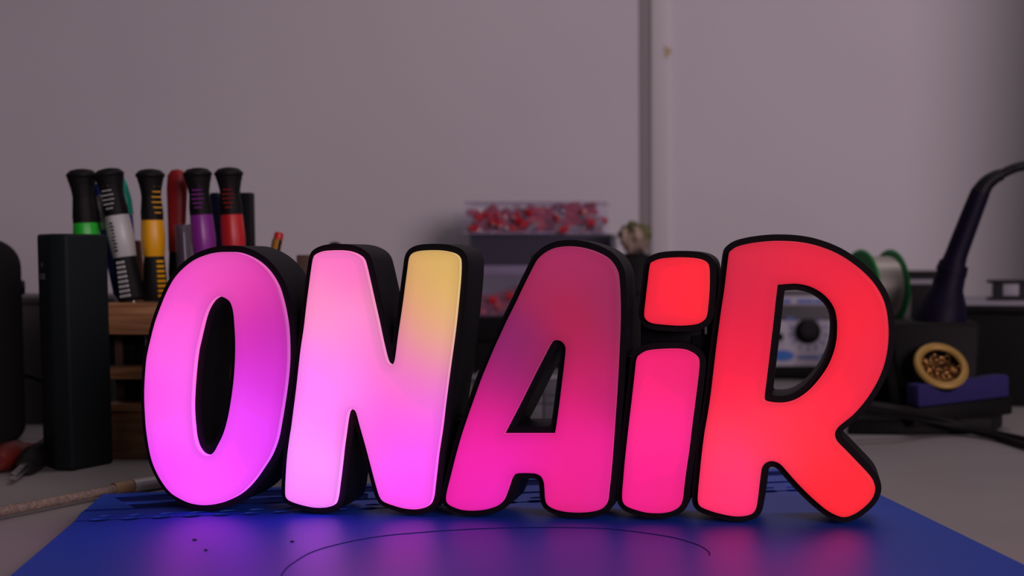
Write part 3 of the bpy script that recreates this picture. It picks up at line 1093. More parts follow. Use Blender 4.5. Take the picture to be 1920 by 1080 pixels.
screwdriver('green-banded screwdriver, leftmost in the rack, half hidden by the tall black box', (152, 317), (172, 566), RY + 0.026,
            M['green'], split=(0.40, 0.605), cap_w=0.0102)
screwdriver('white-banded screwdriver leaning right, second from the left in the rack', (202, 316), (250, 564), RY + 0.016,
            M['white'], split=(0.335, 0.655), stripe_mat=M['white'], text=True, cap_w=0.0100, spin=-0.12)
screwdriver('yellow-banded screwdriver in the middle of the rack', (281, 317), (293, 565), RY + 0.020,
            M['yellow'], split=(0.345, 0.625), stripe_mat=M['yellow'], cap_w=0.0098, spin=0.95, rmul=0.92)
screwdriver('purple-banded screwdriver right of the dark red handle', (369, 315), (393, 566), RY + 0.022,
            M['purple'], split=(0.30, 0.66), stripe_mat=M['purple'], cap_w=0.0098, spin=0.15, rmul=0.97)
screwdriver('red-banded screwdriver, rightmost in the rack beside the black block', (428, 314), (446, 566), RY + 0.022,
            M['red'], split=(0.30, 0.66), stripe_mat=M['dark_red'], cap_w=0.0098, spin=0.1, rmul=0.95)


def simple_stick(name, label, cat, top, bot, Y, prof, mats, group=None, seg=20, flute=None):
    """prof: list of (part name, [(r, t)]) with t the fraction of the length"""
    pb, pt = at(*bot, Y), at(*top, Y)
    R, L = frame_between(pb, pt)
    r = thing(name, label, cat, tuple(pb), R.to_euler(), group)
    for (pn, pf), mt in zip(prof, mats):
        obj(pn, lathe_bm([(a, b * L) for a, b in pf], seg, flute), mt, r)
    return r


simple_stick('marker_pen', 'teal pen with pointed end up behind the white-banded screwdriver', 'pen', (232, 333), (252, 562), RY + 0.050,
             [('cap', [(0, 1), (0.0009, 0.985), (0.0024, 0.93), (0.0042, 0.82), (0.0046, 0.70), (0, 0.70)]),
              ('barrel', [(0, 0), (0.0038, 0), (0.0040, 0.695), (0, 0.695)])], [M['teal'], M['blue_pen']])
simple_stick('ballpoint_pen', 'blue pen leaning between the green and white screwdrivers', 'pen', (178, 343), (226, 563), RY + 0.038,
             [('barrel', [(0, 0), (0.0012, 0.001), (0.0038, 0.06), (0.0040, 0.9), (0.0030, 0.985), (0, 1)]),
              ('clip', [(0.0041, 0.60), (0.0043, 0.61), (0.0043, 0.88), (0.0041, 0.89)])], [M['blue_pen'], M['steel']])
simple_stick('wooden_stick', 'thin orange-brown stick between the white and yellow screwdrivers', 'stick', (256, 450), (268, 563), RY + 0.055,
             [('shaft', [(0, 0), (0.0030, 0), (0.0030, 0.98), (0, 1)])], [M['orange_wood']])
# plier with a dark red dipped handle
pb, pt = at(331, 562, RY + 0.045), at(332, 317, RY + 0.045)
R, L = frame_between(pb, pt)
pl = thing('pliers', 'pliers standing handle-up with a dark red grip beside the yellow screwdriver', 'pliers', tuple(pb), R.to_euler())
bm = lathe_bm([(0, 0.36 * L), (0.0058, 0.37 * L), (0.0063, 0.6 * L), (0.0072, 0.85 * L), (0.0066, 0.95 * L), (0.0040, 0.99 * L), (0, L)], 24)
bmesh.ops.scale(bm, vec=(1.02, 0.65, 1), verts=bm.verts)
obj('handle', bm, M['dark_red'], pl)
bm = lathe_bm([(0, 0), (0.004, 0), (0.0060, 0.2 * L), (0.0055, 0.37 * L), (0, 0.37 * L)], 20)
bmesh.ops.scale(bm, vec=(1.0, 0.6, 1), verts=bm.verts)
obj('jaw', bm, M['black'], pl)
simple_stick('clear_tube', 'clear plastic tube with shiny rim in front of the dark red handle', 'tube', (343, 421), (352, 565), RY + 0.010,
             [('tube_wall', [(0, 0), (0.0054, 0), (0.0056, 0.9), (0.0060, 0.985), (0.0054, 1.0), (0.0046, 0.98), (0.0044, 0.02), (0, 0.02)]),
              ('bit', [(0, 0.03), (0.0016, 0.03), (0.0016, 0.7), (0.0008, 0.9), (0, 0.9)])], [M['tube_clear'], M['steel']])
simple_stick('marker_pen', 'navy pen with slanted cap between the purple and red screwdrivers', 'pen', (405, 361), (408, 563), RY + 0.050,
             [('cap', [(0, 1), (0.0038, 0.995), (0.0056, 0.93), (0.0058, 0.5), (0, 0.5)]),
              ('barrel', [(0, 0), (0.0048, 0), (0.0048, 0.5), (0, 0.5)])], [M['navy'], M['navy']])
p = at(449, 562, RY + 0.055)
q = at(470, 361, RY + 0.055)
o = thing('sanding_block', 'flat black upright block just right of the red-banded screwdriver', 'block', (p.x, RY + 0.055, rack_z))
obj('block_body', box_bm((0, 0, 0.0002), (q.x - p.x, 0.009, q.z - rack_z), 0.0008), M['black'], o)
simple_stick('pencil', 'short pencil with red end and yellow-black stripes behind the letter O', 'pencil', (524, 435), (498, 566), RY + 0.040,
             [('eraser', [(0, 1), (0.0026, 0.995), (0.0033, 0.97), (0.0034, 0.905), (0, 0.905)]),
              ('shaft', [(0, 0), (0.0033, 0), (0.0033, 0.90), (0, 0.90)])], [M['red'], M['pencil_yellow']], seg=12)
pr = COL.objects['pencil']
Lp = (at(524, 435, RY + 0.04) - at(498, 566, RY + 0.04)).length
bm = bmesh.new()
for a in (200, 320, 80):
    aa = math.radians(a)
    add_box(bm, (-0.0010, -0.0006, 0.01), (0.0010, 0.0006, Lp * 0.895), 0,
            mat4=T(0.0031 * math.cos(aa), 0.0031 * math.sin(aa), 0) @ Matrix.Rotation(aa + PI / 2, 4, 'Z'))
obj('stripe', bm, M['black'], pr, smooth=False)
p = at(557, 565, RY + 0.045)
q = at(576, 478, RY + 0.045)
o = thing('wooden_peg', 'square dark brown wooden peg between the letters O and N', 'peg', (p.x, RY + 0.045, rack_z))
obj('peg_body', box_bm((0, 0, 0.0002), (q.x - p.x, 0.008, q.z - rack_z), 0.0005), M['brown'], o)

# round black knob and a blue cap peeking over the letter N, in a small stand of their own
Yk = 1.02
kx = at(628, 455, Yk)
st = thing('tool_cup', 'black cup behind the letter N with tool ends showing', 'cup', (at(640, 500, Yk).x, Yk, 0))
obj('cup_body', lathe_bm([(0, 0), (0.026, 0), (0.028, 0.09), (0.026, 0.092), (0.0245, 0.09), (0.023, 0.004), (0, 0.004)], 32), M['black'], st)
simple_stick('screwdriver', 'black knob end of a tool just above the first stem of the N', 'screwdriver', (628, 453), (634, 800), Yk,
             [('knob', [(0, 1), (0.0034, 0.995), (0.0056, 0.975), (0.0060, 0.94), (0.0045, 0.90), (0, 0.90)]),
              ('handle', [(0, 0), (0.004, 0), (0.0046, 0.9), (0, 0.9)])], [M['rubber'], M['black']])
o = thing('ballpoint_pen', 'small blue rounded pen end beside the first stem of the N', 'pen', tuple(at(683, 800, Yk + 0.02)))
rr, LL = frame_between(at(690, 800, Yk + 0.0), at(731, 480, Yk + 0.0))
o.location = at(668, 800, Yk)
o.rotation_euler = frame_between(at(668, 800, Yk), at(727, 478, Yk))[0].to_euler()
LL = (at(668, 800, Yk) - at(727, 478, Yk)).length
obj('barrel', lathe_bm([(0, 0), (0.0036, 0), (0.0038, 0.9 * LL), (0, 0.9 * LL)], 16), M['black'], o)
obj('cap', lathe_bm([(0, 0.9 * LL), (0.0040, 0.9 * LL), (0.0042, 0.97 * LL), (0.0026, 0.995 * LL), (0, LL)], 16), M['blue_pen'], o)

# ------------------------------------------------------------------ tall black box (left)
P1, P2, P3, P4 = on(81, 873), on(104, 882.5), on(136, 884), on(212, 869)
back = Vector((-0.012, 0.045))
foot = [(P1.x, P1.y), (P2.x, P2.y), (P3.x, P3.y), (P4.x, P4.y), (P4.x - 0.0135, P4.y + 0.024), (P1.x + 0.012, P1.y + 0.045)]
cx = sum(p[0] for p in foot) / 6
cy = sum(p[1] for p in foot) / 6
topz = at(130, 438, P3.y).z
o = thing('power_bank', 'tall black faceted box standing at the left in front of the wooden rack', 'power bank', (P4.x, P4.y, 0.0),
          (0, 0, 0))
loc = [(x - P4.x, y - P4.y) for x, y in foot]
obj('shell', prism_bm(loc, 0.0, topz, 0.0022, 3), M['box_black'], o)
# faint printed marks on the narrow left facet
a, b = Vector((loc[0][0], loc[0][1], 0)), Vector((loc[1][0], loc[1][1], 0))
e = (b - a).normalized()
nrm = Vector((e.y, -e.x, 0))
bm = bmesh.new()
zc = at(85, 518, P1.y).z
frm = Matrix((( e.x, -nrm.x, 0, a.x + e.x * (b - a).length * 0.42 + nrm.x * 0.00025),
              ( e.y, -nrm.y, 0, a.y + e.y * (b - a).length * 0.42 + nrm.y * 0.00025),
              (0, 0, 1, zc), (0, 0, 0, 1)))
for i in range(4):
    add_box(bm, (-0.006 + i * 0.003, 0, -0.002), (-0.0042 + i * 0.003, 0.0006, 0.002), mat4=frm)
for i in range(2):
    add_box(bm, (-0.004 + i * 0.005, 0, 0.006), (-0.0025 + i * 0.005, 0.0006, 0.009), mat4=frm @ Matrix.Rotation(0.5 - i, 4, 'Y'))
obj('printed_marks', bm, M['mark_grey'], o, smooth=False)

# ------------------------------------------------------------------ loudspeaker at the left edge
YS = 0.985
sx1, sz1 = at(38, 448, YS).x, at(38, 448, YS).z
bm = bmesh.new()
poly = []
hw, zt, rad = 0.062, sz1, 0.021
for cx_, cz_, a0 in ((-rad, zt - rad, 0), (-2 * hw + rad, zt - rad, 90), (-2 * hw + 0.014, 0.014, 180), (-0.014, 0.014, 270)):
    rr_ = rad if cz_ > 0.05 else 0.014
    for k in range(9):
        a = math.radians(a0 + 90 * k / 8)
        poly.append((cx_ + rr_ * math.cos(a), cz_ + rr_ * math.sin(a)))
f0 = [bm.verts.new((x, 0, z)) for x, z in poly]
f1 = [bm.verts.new((x, 0.09, z)) for x, z in poly]
bm.faces.new(f0)
bm.faces.new(f1[::-1])
for k in range(len(poly)):
    bm.faces.new((f0[k], f1[k], f1[(k + 1) % len(poly)], f0[(k + 1) % len(poly)]))
ed = [e for e in bm.edges if (abs(e.verts[0].co.y - e.verts[1].co.y) < 1e-6)]
bmesh.ops.bevel(bm, geom=ed, offset=0.004, segments=3, profile=0.5, affect='EDGES')
spk = thing('loudspeaker', 'dark rounded loudspeaker cut off by the left edge of the picture', 'speaker', (sx1, YS, 0), (0, 0, math.radians(27.5)))
obj('cabinet', bm, M['speaker'], spk)
kz = at(36, 540, YS).z
bm = bmesh.new()
add_lathe(bm, [(0, 0), (0.0055, 0), (0.0052, 0.0025), (0, 0.0028)], 20, mat4=T(-0.0002, 0.02, kz) @ Matrix.Rotation(PI / 2, 4, 'Y'))
obj('knob', bm, M['black'], spk)
bm = bmesh.new()
zc = at(42, 712, YS).z
add_tube(bm, [(-0.004, 0.03, zc), (0.004, 0.028, zc), (0.020, 0.012, zc - 0.006), (0.040, 0.0, zc - 0.014), (0.062, 0.010, 0.010), (0.075, 0.03, 0.002)],
         0.0017, 8)
obj('cable', bm, M['black'], spk)

# low grey box behind the speaker
gy = on(55, 824).y
gz = at(55, 557, gy).z
gy = YS + 0.105
g0, g1 = at(-220, 600, gy).x, at(215, 600, gy).x
o = thing('storage_box', 'low dark grey box standing behind the loudspeaker and the tall black box', 'box', (g0, max(gy, YS + 0.105), 0))
gy2 = max(gy, YS + 0.105)
gz = at(55, 557, gy2).z
obj('box_body', box_bm((0, 0, 0), (g1 - g0, 0.10, gz - 0.006), 0.002), M['grey_panel'], o)
obj('lid', box_bm((-0.0005, -0.0006, gz - 0.0058), (g1 - g0 + 0.0005, 0.1005, gz), 0.001), M['grey_panel'], o)


# ------------------------------------------------------------------ crocodile clips
def clip(name, label, tip, tail, boot_mat, mid, rb=0.0055):
    """metal jaws at tip, insulating boot, lead running off at tail"""
    a, b = Vector(tip), Vector(tail)
    R, L = frame_between(b, a)
    r = thing('crocodile_clip', label, 'clip', tuple(b), R.to_euler(), 'crocodile clip leads at the left')
    obj('boot', lathe_bm([(0, -0.004), (0.0022, -0.004), (0.0026, 0.0), (rb * 0.8, L * 0.18), (rb, L * 0.42), (rb * 0.85, L * 0.62), (rb * 0.6, L * 0.70), (0, L * 0.70)], 18),
        boot_mat, r)
    for s in (1, -1):
        bm = bmesh.new()
        add_box(bm, (-0.0020, -0.0006, 0), (0.0020, 0.0006, L * 0.42), 0.0003, 1,
                mat4=T(0, s * 0.0028, L * 0.62) @ Matrix.Rotation(s * 0.08, 4, 'X'))
        for i in range(5):
            add_box(bm, (-0.0016, -0.0012 * (s > 0), 0), (0.0016, 0.0012 * (s < 0), 0.0010), 0,
                    mat4=T(0, s * 0.0026 - s * 0.00002 * i, L * (0.78 + 0.05 * i)))
        obj('jaw', bm, M['steel'], r, smooth=False)
    return r


pa = on(26, 893, 0.005)
pb_ = on(88, 838, 0.010)
ck = clip('c', 'black crocodile clip with shiny steel jaws lying left of the tall black box', pa, pb_, M['rubber'], None, 0.0085)
pa2 = on(-30, 880, 0.006)
pb2 = on(46, 838, 0.012)
cr = clip('c', 'red crocodile clip at the left edge behind the black clip', pa2, pb2, M['clip_red'], None, 0.0095)


def lead(parent, pts, rad, mt):
    inv = parent.matrix_basis.inverted()
    o = obj('lead', tube_bm([inv @ Vector(p) for p in pts], rad, 8), mt, parent)
    return o


bpy.context.view_layer.update()
lead(cr, [pb2 + (pb2 - pa2).normalized() * 0.002, on(70, 836, 0.011), on(86, 826, 0.008), on(110, 820, 0.003), on(150, 815, 0.003)], 0.0024, M['clip_red'])
lead(ck, [pb_ + (pb_ - pa).normalized() * 0.002, on(100, 831, 0.008), on(120, 824, 0.004), on(160, 821, 0.003)], 0.0022, M['rubber'])

# ------------------------------------------------------------------ braided cable with tan sleeve and pale plug
c_pts = [on(-60, 978, 0.0045), on(0, 960, 0.0045), on(80, 944, 0.0045), on(150, 930, 0.0045), on(214, 917, 0.0045)]
cb = thing('braided_cable', 'tan braided cable with pale plug lying behind the mat at the left', 'cable', tuple(on(214, 921, 0)))
bpy.context.view_layer.update()
inv = cb.matrix_basis.inverted()
obj('braided_sleeve', tube_bm([inv @ p for p in c_pts], [0.0030, 0.0030, 0.0029, 0.0028, 0.0026], 14), M['braid'], cb)
obj('strain_relief', tube_bm([inv @ on(213, 916.5, 0.0046), inv @ on(230, 913.5, 0.0046), inv @ on(248, 911, 0.0046)], [0.0036, 0.0038, 0.0040], 16), M['sleeve'], cb)
obj('plug', tube_bm([inv @ on(249, 911, 0.0046), inv @ on(290, 905, 0.0046), inv @ on(340, 899, 0.0046)], [0.0040, 0.0042, 0.0042], 16), M['plug'], cb)


# ------------------------------------------------------------------ clear organisers with red terminals
OY = 1.45


def zo(y):
    return at(1000, y, OY).z


def xo(x):
    return at(x, 500, OY).x


D_ORG = 0.11
base_o = thing('parts_case', 'black lidded case at the bottom of the stack of organisers', 'case', (xo(884), OY, 0))
wo = xo(1148) - xo(884)
obj('case_body', box_bm((0, 0, 0), (wo, D_ORG, zo(640)), 0.003), M['dark_case'], base_o)
obj('lid', box_bm((-0.001, -0.001, zo(640) + 0.0003), (wo + 0.001, D_ORG, zo(594)), 0.003), M['black'], base_o)
obj('latch', box_bm((wo / 2 - 0.012, -0.004, zo(655)), (wo / 2 + 0.012, -0.0012, zo(625)), 0.001), M['station_grey'], base_o)


def organiser(name, label, x0, x1, z0, z1, Y, walls, wall_mat, lid_mat, dy=D_ORG, lid_t=0.004):
    r = thing(name, label, 'organiser box', (x0, Y, z0))
    w, h = x1 - x0, z1 - z0
    t = 0.0012
    bm = bmesh.new()
    add_box(bm, (0, 0, 0), (w, dy, t))
    add_box(bm, (0, 0, t), (w, t, h - lid_t))
    add_box(bm, (0, dy - t, t), (w, dy, h - lid_t))
    add_box(bm, (0, t, t), (t, dy - t, h - lid_t))
    add_box(bm, (w - t, t, t), (w, dy - t, h - lid_t))
    obj('tray', bm, wall_mat, r, smooth=False)
    for f in walls:
        obj('divider', box_bm((w * f - t / 2, t, t), (w * f + t / 2, dy - t, h - lid_t)), M['clear_edge'], r)
    obj('lid', box_bm((-0.0006, -0.0006, h - lid_t), (w + 0.0006, dy + 0.0006, h), 0.0006), lid_mat, r)
    return r


o3 = organiser('organiser_box', 'clear organiser with lavender lid and red terminals, third from the top', xo(886), xo(1146), zo(593.5), zo(498), OY,
               (0.33, 0.66), M['clear'], M['lid'], lid_t=0.011)
o2 = organiser('organiser_box', 'smoky navy organiser directly under the top clear box', xo(882), xo(1146), zo(497.6), zo(438.5), OY,
               (0.5,), M['dark_blue_box'], M['dark_blue_box'])
obj('latch', box_bm((0.07, -0.003, 0.004), (0.085, -0.0006, 0.012), 0.0005), M['dark_case'], o2)
o1 = organiser('organiser_box', 'clear three-compartment box of red terminals, topmost of the stack', xo(870), xo(1134), zo(438), zo(377), OY + 0.004,
               (0.345, 0.665), M['clear'], M['clear_edge'], dy=0.07, lid_t=0.002)
obj('rim', box_bm((-0.001, -0.0012, 0.0), (xo(1134) - xo(870) + 0.001, -0.0001, 0.0022)), M['clear_edge'], o1)


def terminal_proto():
    bm = bmesh.new()
    add_lathe(bm, [(0, 0), (0.0028, 0), (0.0034, 0.003), (0.0034, 0.010), (0.0026, 0.012), (0, 0.012)], 12, 0)
    add_box(bm, (-0.0018, -0.0004, 0.0118), (0.0018, 0.0004, 0.0155), 0.0003, 1, 1)
    return obj('crimp_terminal', bm, [M['terminal_red'], M['terminal_metal']])


proto = terminal_proto()
first = [True]


def put_terminal(loc, rot, label, group, s=1.0):
    if first[0]:
        o = proto
        first[0] = False
    else:
        o = proto.copy()
        COL.objects.link(o)
    o.location = loc
    o.rotation_euler = rot
    o.scale = (s, s, s)
    tag(o, label, 'terminal', group)


rnd = random.Random(11)


def heap(x0, x1, z0, ht, y0, y1, shape, n, label, group):
    for i in range(n):
        u = (i + 0.5) / n
        u = (u * 7.13) % 1.0
        x = x0 + (x1 - x0) * (0.08 + 0.84 * u)
        hmax = ht * shape(u)
        z = z0 + 0.004 + (hmax - 0.004) * ((i * 0.37) % 1.0)
        y = y0 + 0.006 + (y1 - y0 - 0.02) * ((i * 0.619) % 1.0) * 0.6
        put_terminal((x, y, z), (rnd.uniform(1.0, 2.2), rnd.uniform(-0.3, 0.3), rnd.uniform(0.3, 5.9)), label, group,
                     rnd.uniform(1.1, 1.3))


w1 = xo(1134) - xo(870)
X0, Z0, Y0 = xo(870), zo(438) + 0.0012, OY + 0.004
heap(X0 + 0.010, X0 + w1 * 0.335, Z0, 0.029, Y0, Y0 + 0.05, lambda u: 0.75 + 0.25 * math.exp(-((u - 0.32) / 0.15) ** 2), 44,
     'red crimp terminal in the left compartment of the top clear box', 'terminals in the left compartment of the top box')
heap(X0 + w1 * 0.355, X0 + w1 * 0.655, Z0, 0.030, Y0, Y0 + 0.05, lambda u: 0.6 + 0.4 * math.exp(-((u - 0.68) / 0.25) ** 2), 44,
     'red crimp terminal in the middle compartment of the top clear box', 'terminals in the middle compartment of the top box')
heap(X0 + w1 * 0.68, X0 + w1 * 0.97, Z0, 0.033, Y0, Y0 + 0.05, lambda u: 0.95 - 0.45 * max(0, u - 0.55) * 2, 38,
     'red crimp terminal in the right compartment of the top clear box', 'terminals in the right compartment of the top box')
# bare bright lugs at the front of the right compartment
for i, (px, py, a) in enumerate(((1104, 405, 1.55), (1086, 428, 1.6), (1120, 416, 0.2), (1127, 424, 0.0), (1000, 424, 0.9), (895, 424, 1.3), (985, 418, 0.9))):
    p = at(px, py, OY + 0.008)
    bm = bmesh.new()
    add_box(bm, (-0.0022, -0.0005, -0.006), (0.0022, 0.0005, 0.006), 0.0004, 1)
    add_lathe(bm, [(0, -0.011), (0.0018, -0.011), (0.0018, -0.005), (0, -0.005)], 10)
    o = obj('bare_lug', bm, M['terminal_metal'])
    o.location = p
    o.rotation_euler = (0, a, 0)
    where = 'right' if px > 1050 else ('middle' if px > 930 else 'left')
    tag(o, 'bare shiny metal lug among the red terminals in the %s compartment of the top box' % where, 'terminal',
        'bare metal lugs in the %s compartment of the top box' % where)
X3, Z3 = xo(886), zo(593.5) + 0.0012
heap(X3 + 0.004, X3 + 0.052, Z3, 0.026, OY, OY + 0.06, lambda u: 0.65 + 0.35 * u, 42,
     'red crimp terminal in the lavender-lidded organiser beside the letter N', 'terminals in the lavender-lidded organiser')

# small grey drawer unit seen through the letter A
ya = on(960, 800).y
ax0, ax1 = at(884, 700, ya).x, at(1078, 700, ya).x
az = lambda y: at(960, y, ya).z
du = thing('drawer_unit', 'small grey drawer unit on the bench seen through the hole of the A', 'drawer unit', (ax0, ya, 0))
wd = ax1 - ax0
obj('body', box_bm((0, 0.002, 0), (wd, 0.06, az(703)), 0.001), material('grey drawer body', (0.10, 0.098, 0.105), 0.5), du)
obj('top_edge', box_bm((-0.0006, 0.0, az(712)), (wd + 0.0006, 0.0605, az(704)), 0.0006), M['label'], du)
xm = at(1018, 700, ya).x - ax0
for xa_, xb_ in ((0.001, xm - 0.0006), (xm + 0.0006, wd - 0.001)):
    for ya_, yb2 in ((741, 714), (757, 743), (796, 759)):
        obj('drawer', box_bm((xa_, 0.0, az(ya_)), (xb_, 0.0018, az(yb2)), 0.0004), material('grey drawer front', (0.15, 0.147, 0.165), 0.45), du)

# translucent spare lid leaning left of the top box
p = at(842, 437, OY + 0.03)
o = thing('small_clear_box', 'small hazy clear box left of the topmost organiser', 'box', (xo(838), OY + 0.045, 0))
obj('box_body', box_bm((0, 0, 0), (0.026, 0.04, zo(398)), 0.001), M['clear'], o)

# ------------------------------------------------------------------ beige bundle on a black jar
YB = 1.385
pj = at(1192, 480, YB)
o = thing('black_jar', 'black domed jar between the letters A and i', 'jar', (pj.x, YB, 0))
jz = at(1192, 474, YB).z
obj('jar_body', lathe_bm([(0, 0), (0.027, 0), (0.028, 0.004), (0.028, jz * 0.66), (0.0265, jz * 0.70), (0, jz * 0.70)], 36), M['dark_case'], o)
obj('lid', lathe_bm([(0.0266, jz * 0.702), (0.0285, jz * 0.71), (0.0285, jz * 0.88), (0.022, jz * 0.96), (0.012, jz * 0.995), (0, jz)], 36), M['dark_case'], o)
bm = bmesh.new()
bmesh.ops.create_icosphere(bm, subdivisions=4, radius=0.017)
rn = random.Random(5)
for v in bm.verts:
    n = v.co.normalized()
    k = 1 + 0.10 * math.sin(7 * n.x + 3 * n.z) + 0.07 * math.sin(11 * n.z + 5 * n.y) + 0.05 * math.sin(17 * n.x)
    v.co = Vector((v.co.x * k * 1.0, v.co.y * k, v.co.z * k * 1.0))
for f in bm.faces:
    c = f.calc_center_median()
    f.material_index = 1 if (c.z > 0.0085 + 0.003 * math.sin(c.x * 500) or (c.x > 0.009 and c.z > -0.002)) else 0
zmin = min(v.co.z for v in bm.verts)
bun = obj('cloth_bundle', bm, [M['cloth_beige'], M['cloth_olive']])
bun.location = (pj.x - 0.001, YB - 0.0, jz - zmin - 0.004)
tag(bun, 'beige and olive rounded cloth bundle on top of the black jar', 'cloth')

# ------------------------------------------------------------------ soldering station
SY = on(1550, 712).y
s0 = at(1345, 600, SY).x
s1 = at(1712, 600, SY).x
sw = s1 - s0


def zs(y):
    return at(1550, y, SY).z


stn = thing('soldering_station', 'white-fronted soldering station with black knob seen through the R', 'soldering station', (s0, SY, 0))
obj('foot', box_bm((0.004, 0.002, 0), (sw - 0.004, 0.09, zs(686)), 0.002), M['black'], stn)
obj('case', box_bm((0, 0.012, zs(686) + 0.0002), (sw, 0.095, zs(547)), 0.004), M['station_grey'], stn)
fr = [(0, -0.004, zs(685.5)), (sw, -0.004, zs(685.5)), (sw, 0.010, zs(602)), (0, 0.010, zs(602))]
bm = bmesh.new()
fv = [bm.verts.new(v) for v in fr]
bv = [bm.verts.new((v[0], 0.013, v[2])) for v in fr]
bm.faces.new(fv)
bm.faces.new(bv[::-1])
for k in range(4):
    bm.faces.new((fv[k], bv[k], bv[(k + 1) % 4], fv[(k + 1) % 4]))
pan = obj('front_panel', bm, M['station_white'], stn, smooth=False)
top = obj('top_label', box_bm((0.004, 0.009, zs(573)), (sw - 0.004, 0.0122, zs(556)), 0.0004), M['station_white'], stn)
bm = bmesh.new()
for (xa_, xb_) in ((1468, 1484), (1496, 1526), (1528, 1546), (1590, 1625), (1632, 1660), (1380, 1420)):
    add_box(bm, (at(xa_, 565, SY).x - s0, 0.0084, zs(569)), (at(xb_, 565, SY).x - s0, 0.0092, zs(561.5)))
obj('blue_lettering', bm, M['station_blue'], top, smooth=False)
# knob
kx_, kz_ = at(1516, 622, SY).x - s0, zs(622)
kb = bmesh.new()
add_lathe(kb, [(0, 0), (0.0150, 0), (0.0148, 0.004), (0.0112, 0.006), (0.0100, 0.022), (0.0090, 0.0235), (0, 0.0235)], 36,
          mat4=T(kx_, 0.0055, kz_) @ Matrix.Rotation(math.radians(90 - 9), 4, 'X') @ Matrix.Rotation(0, 4, 'Z'), flute=(18, 0.05))
obj('knob', kb, M['black'], stn)
# dial ticks around the knob
bm = bmesh.new()
tl_ = math.atan2(0.014, zs(602) - zs(685.5))
pf = T(kx_, 0.0048, kz_) @ Matrix.Rotation(-tl_, 4, 'X')
for i in range(11):
    a = math.radians(-225 + 27 * i)
    add_box(bm, (0.0175, -0.0004, -0.0008), (0.0225, 0.0006, 0.0008), mat4=pf @ Matrix.Rotation(-a, 4, 'Y'))
for (dx, dz, w_) in ((-0.021, 0.015, 0.004), (0.0, -0.030, 0.012), (0.020, -0.028, 0.006)):
    add_box(bm, (dx - w_, -0.0004, dz - 0.0018), (dx + w_, 0.0006, dz + 0.0018), mat4=pf)
obj('dial_marking', bm, M['station_blue'], pan, smooth=False)
bm = bmesh.new()
lz = zs(632)
add_lathe(bm, [(0, 0), (0.0048, 0), (0.0042, 0.003), (0, 0.004)], 20,
          mat4=T(at(1462, 632, SY).x - s0, 0.0035, lz) @ Matrix.Rotation(PI / 2, 4, 'X'))
obj('indicator_lamp', bm, M['dark_case'], pan)
bm = bmesh.new()
add_lathe(bm, [(0, 0), (0.0135, 0), (0.0130, 0.0012), (0, 0.0014)], 32,
          mat4=T(at(1467, 667, SY).x - s0, -0.0005, zs(667)) @ Matrix.Rotation(PI / 2 - 0.2, 4, 'X') @ Matrix.Diagonal((1, 0.47, 1, 1)))
obj('badge', bm, M['station_badge'], pan)

# ------------------------------------------------------------------ black equipment at the right
def black_unit(name, label, cat, x0, x1, ytop, ybase, Yd, dep, extra=None, m='dark_case'):
    a, b = at(x0, 600, Yd), at(x1, 600, Yd)
    z = at(x0, ytop, Yd).z
    r = thing(name, label, cat, (a.x, Yd, 0))
    obj('body', box_bm((0, 0, 0.0), (b.x - a.x, dep, z), 0.003), M[m], r)
    return r, b.x - a.x, z


r, w_, z_ = black_unit('power_supply', 'black unit with a pale stripe behind the solder spool', 'power supply', 1640, 1772, 508, 0, 1.55, 0.045)
obj('stripe', box_bm((0.004, -0.0012, z_ - 0.0155), (w_ - 0.004, 0.0002, z_ - 0.0105), 0.0003), M['label'], r)

yb_ = 1.226
r = thing('tool_case', 'large black case with a pale edge filling the right side', 'case', (at(1752, 600, yb_).x, yb_, 0),
          (0, 0, math.radians(-7)))
wz = at(1850, 566, yb_).z
obj('case_body', box_bm((0, 0, 0.0), (0.20, 0.17, wz - 0.010), 0.004), M['dark_case'], r)
obj('lid', box_bm((-0.001, -0.001, wz - 0.0098), (0.201, 0.171, wz - 0.0035), 0.001), M['black'], r)
obj('edge_strip', box_bm((0.012, -0.002, wz - 0.0034), (0.200, 0.168, wz), 0.0006), M['label'], r)
bm = bmesh.new()
add_lathe(bm, [(0, 0), (0.006, 0), (0.004, 0.012), (0, 0.012)], 16, mat4=T(0.028, -0.0005, 0.062) @ Matrix.Rotation(PI / 2, 4, 'X') @ Matrix.Rotation(0, 4, 'Y'))
obj('clasp', bm, M['station_grey'], r)

# small black block with a white square label on top of the case
pc = at(1856, 545, yb_ + 0.03)
bh = at(1856, 525, yb_ + 0.03).z - wz
o = thing('spirit_level', 'short black bar with a pale square label on the large black case', 'level', (pc.x, yb_ + 0.03, wz),
          (0, 0, math.radians(-3)))
bm = bmesh.new()
hh = max(bh, 0.014)
add_box(bm, (0, 0, 0), (0.13, 0.02, hh * 0.16), 0.0004, 1)
add_box(bm, (0, 0, hh * 0.84), (0.13, 0.02, hh), 0.0004, 1)
add_box(bm, (0.005, 0.003, hh * 0.15), (0.13, 0.017, hh * 0.85))
obj('bar', bm, M['black'], o)
obj('label_plate', box_bm((0.013, 0.0018, hh * 0.24), (0.028, 0.0032, hh * 0.80), 0.0002), M['label'], o)

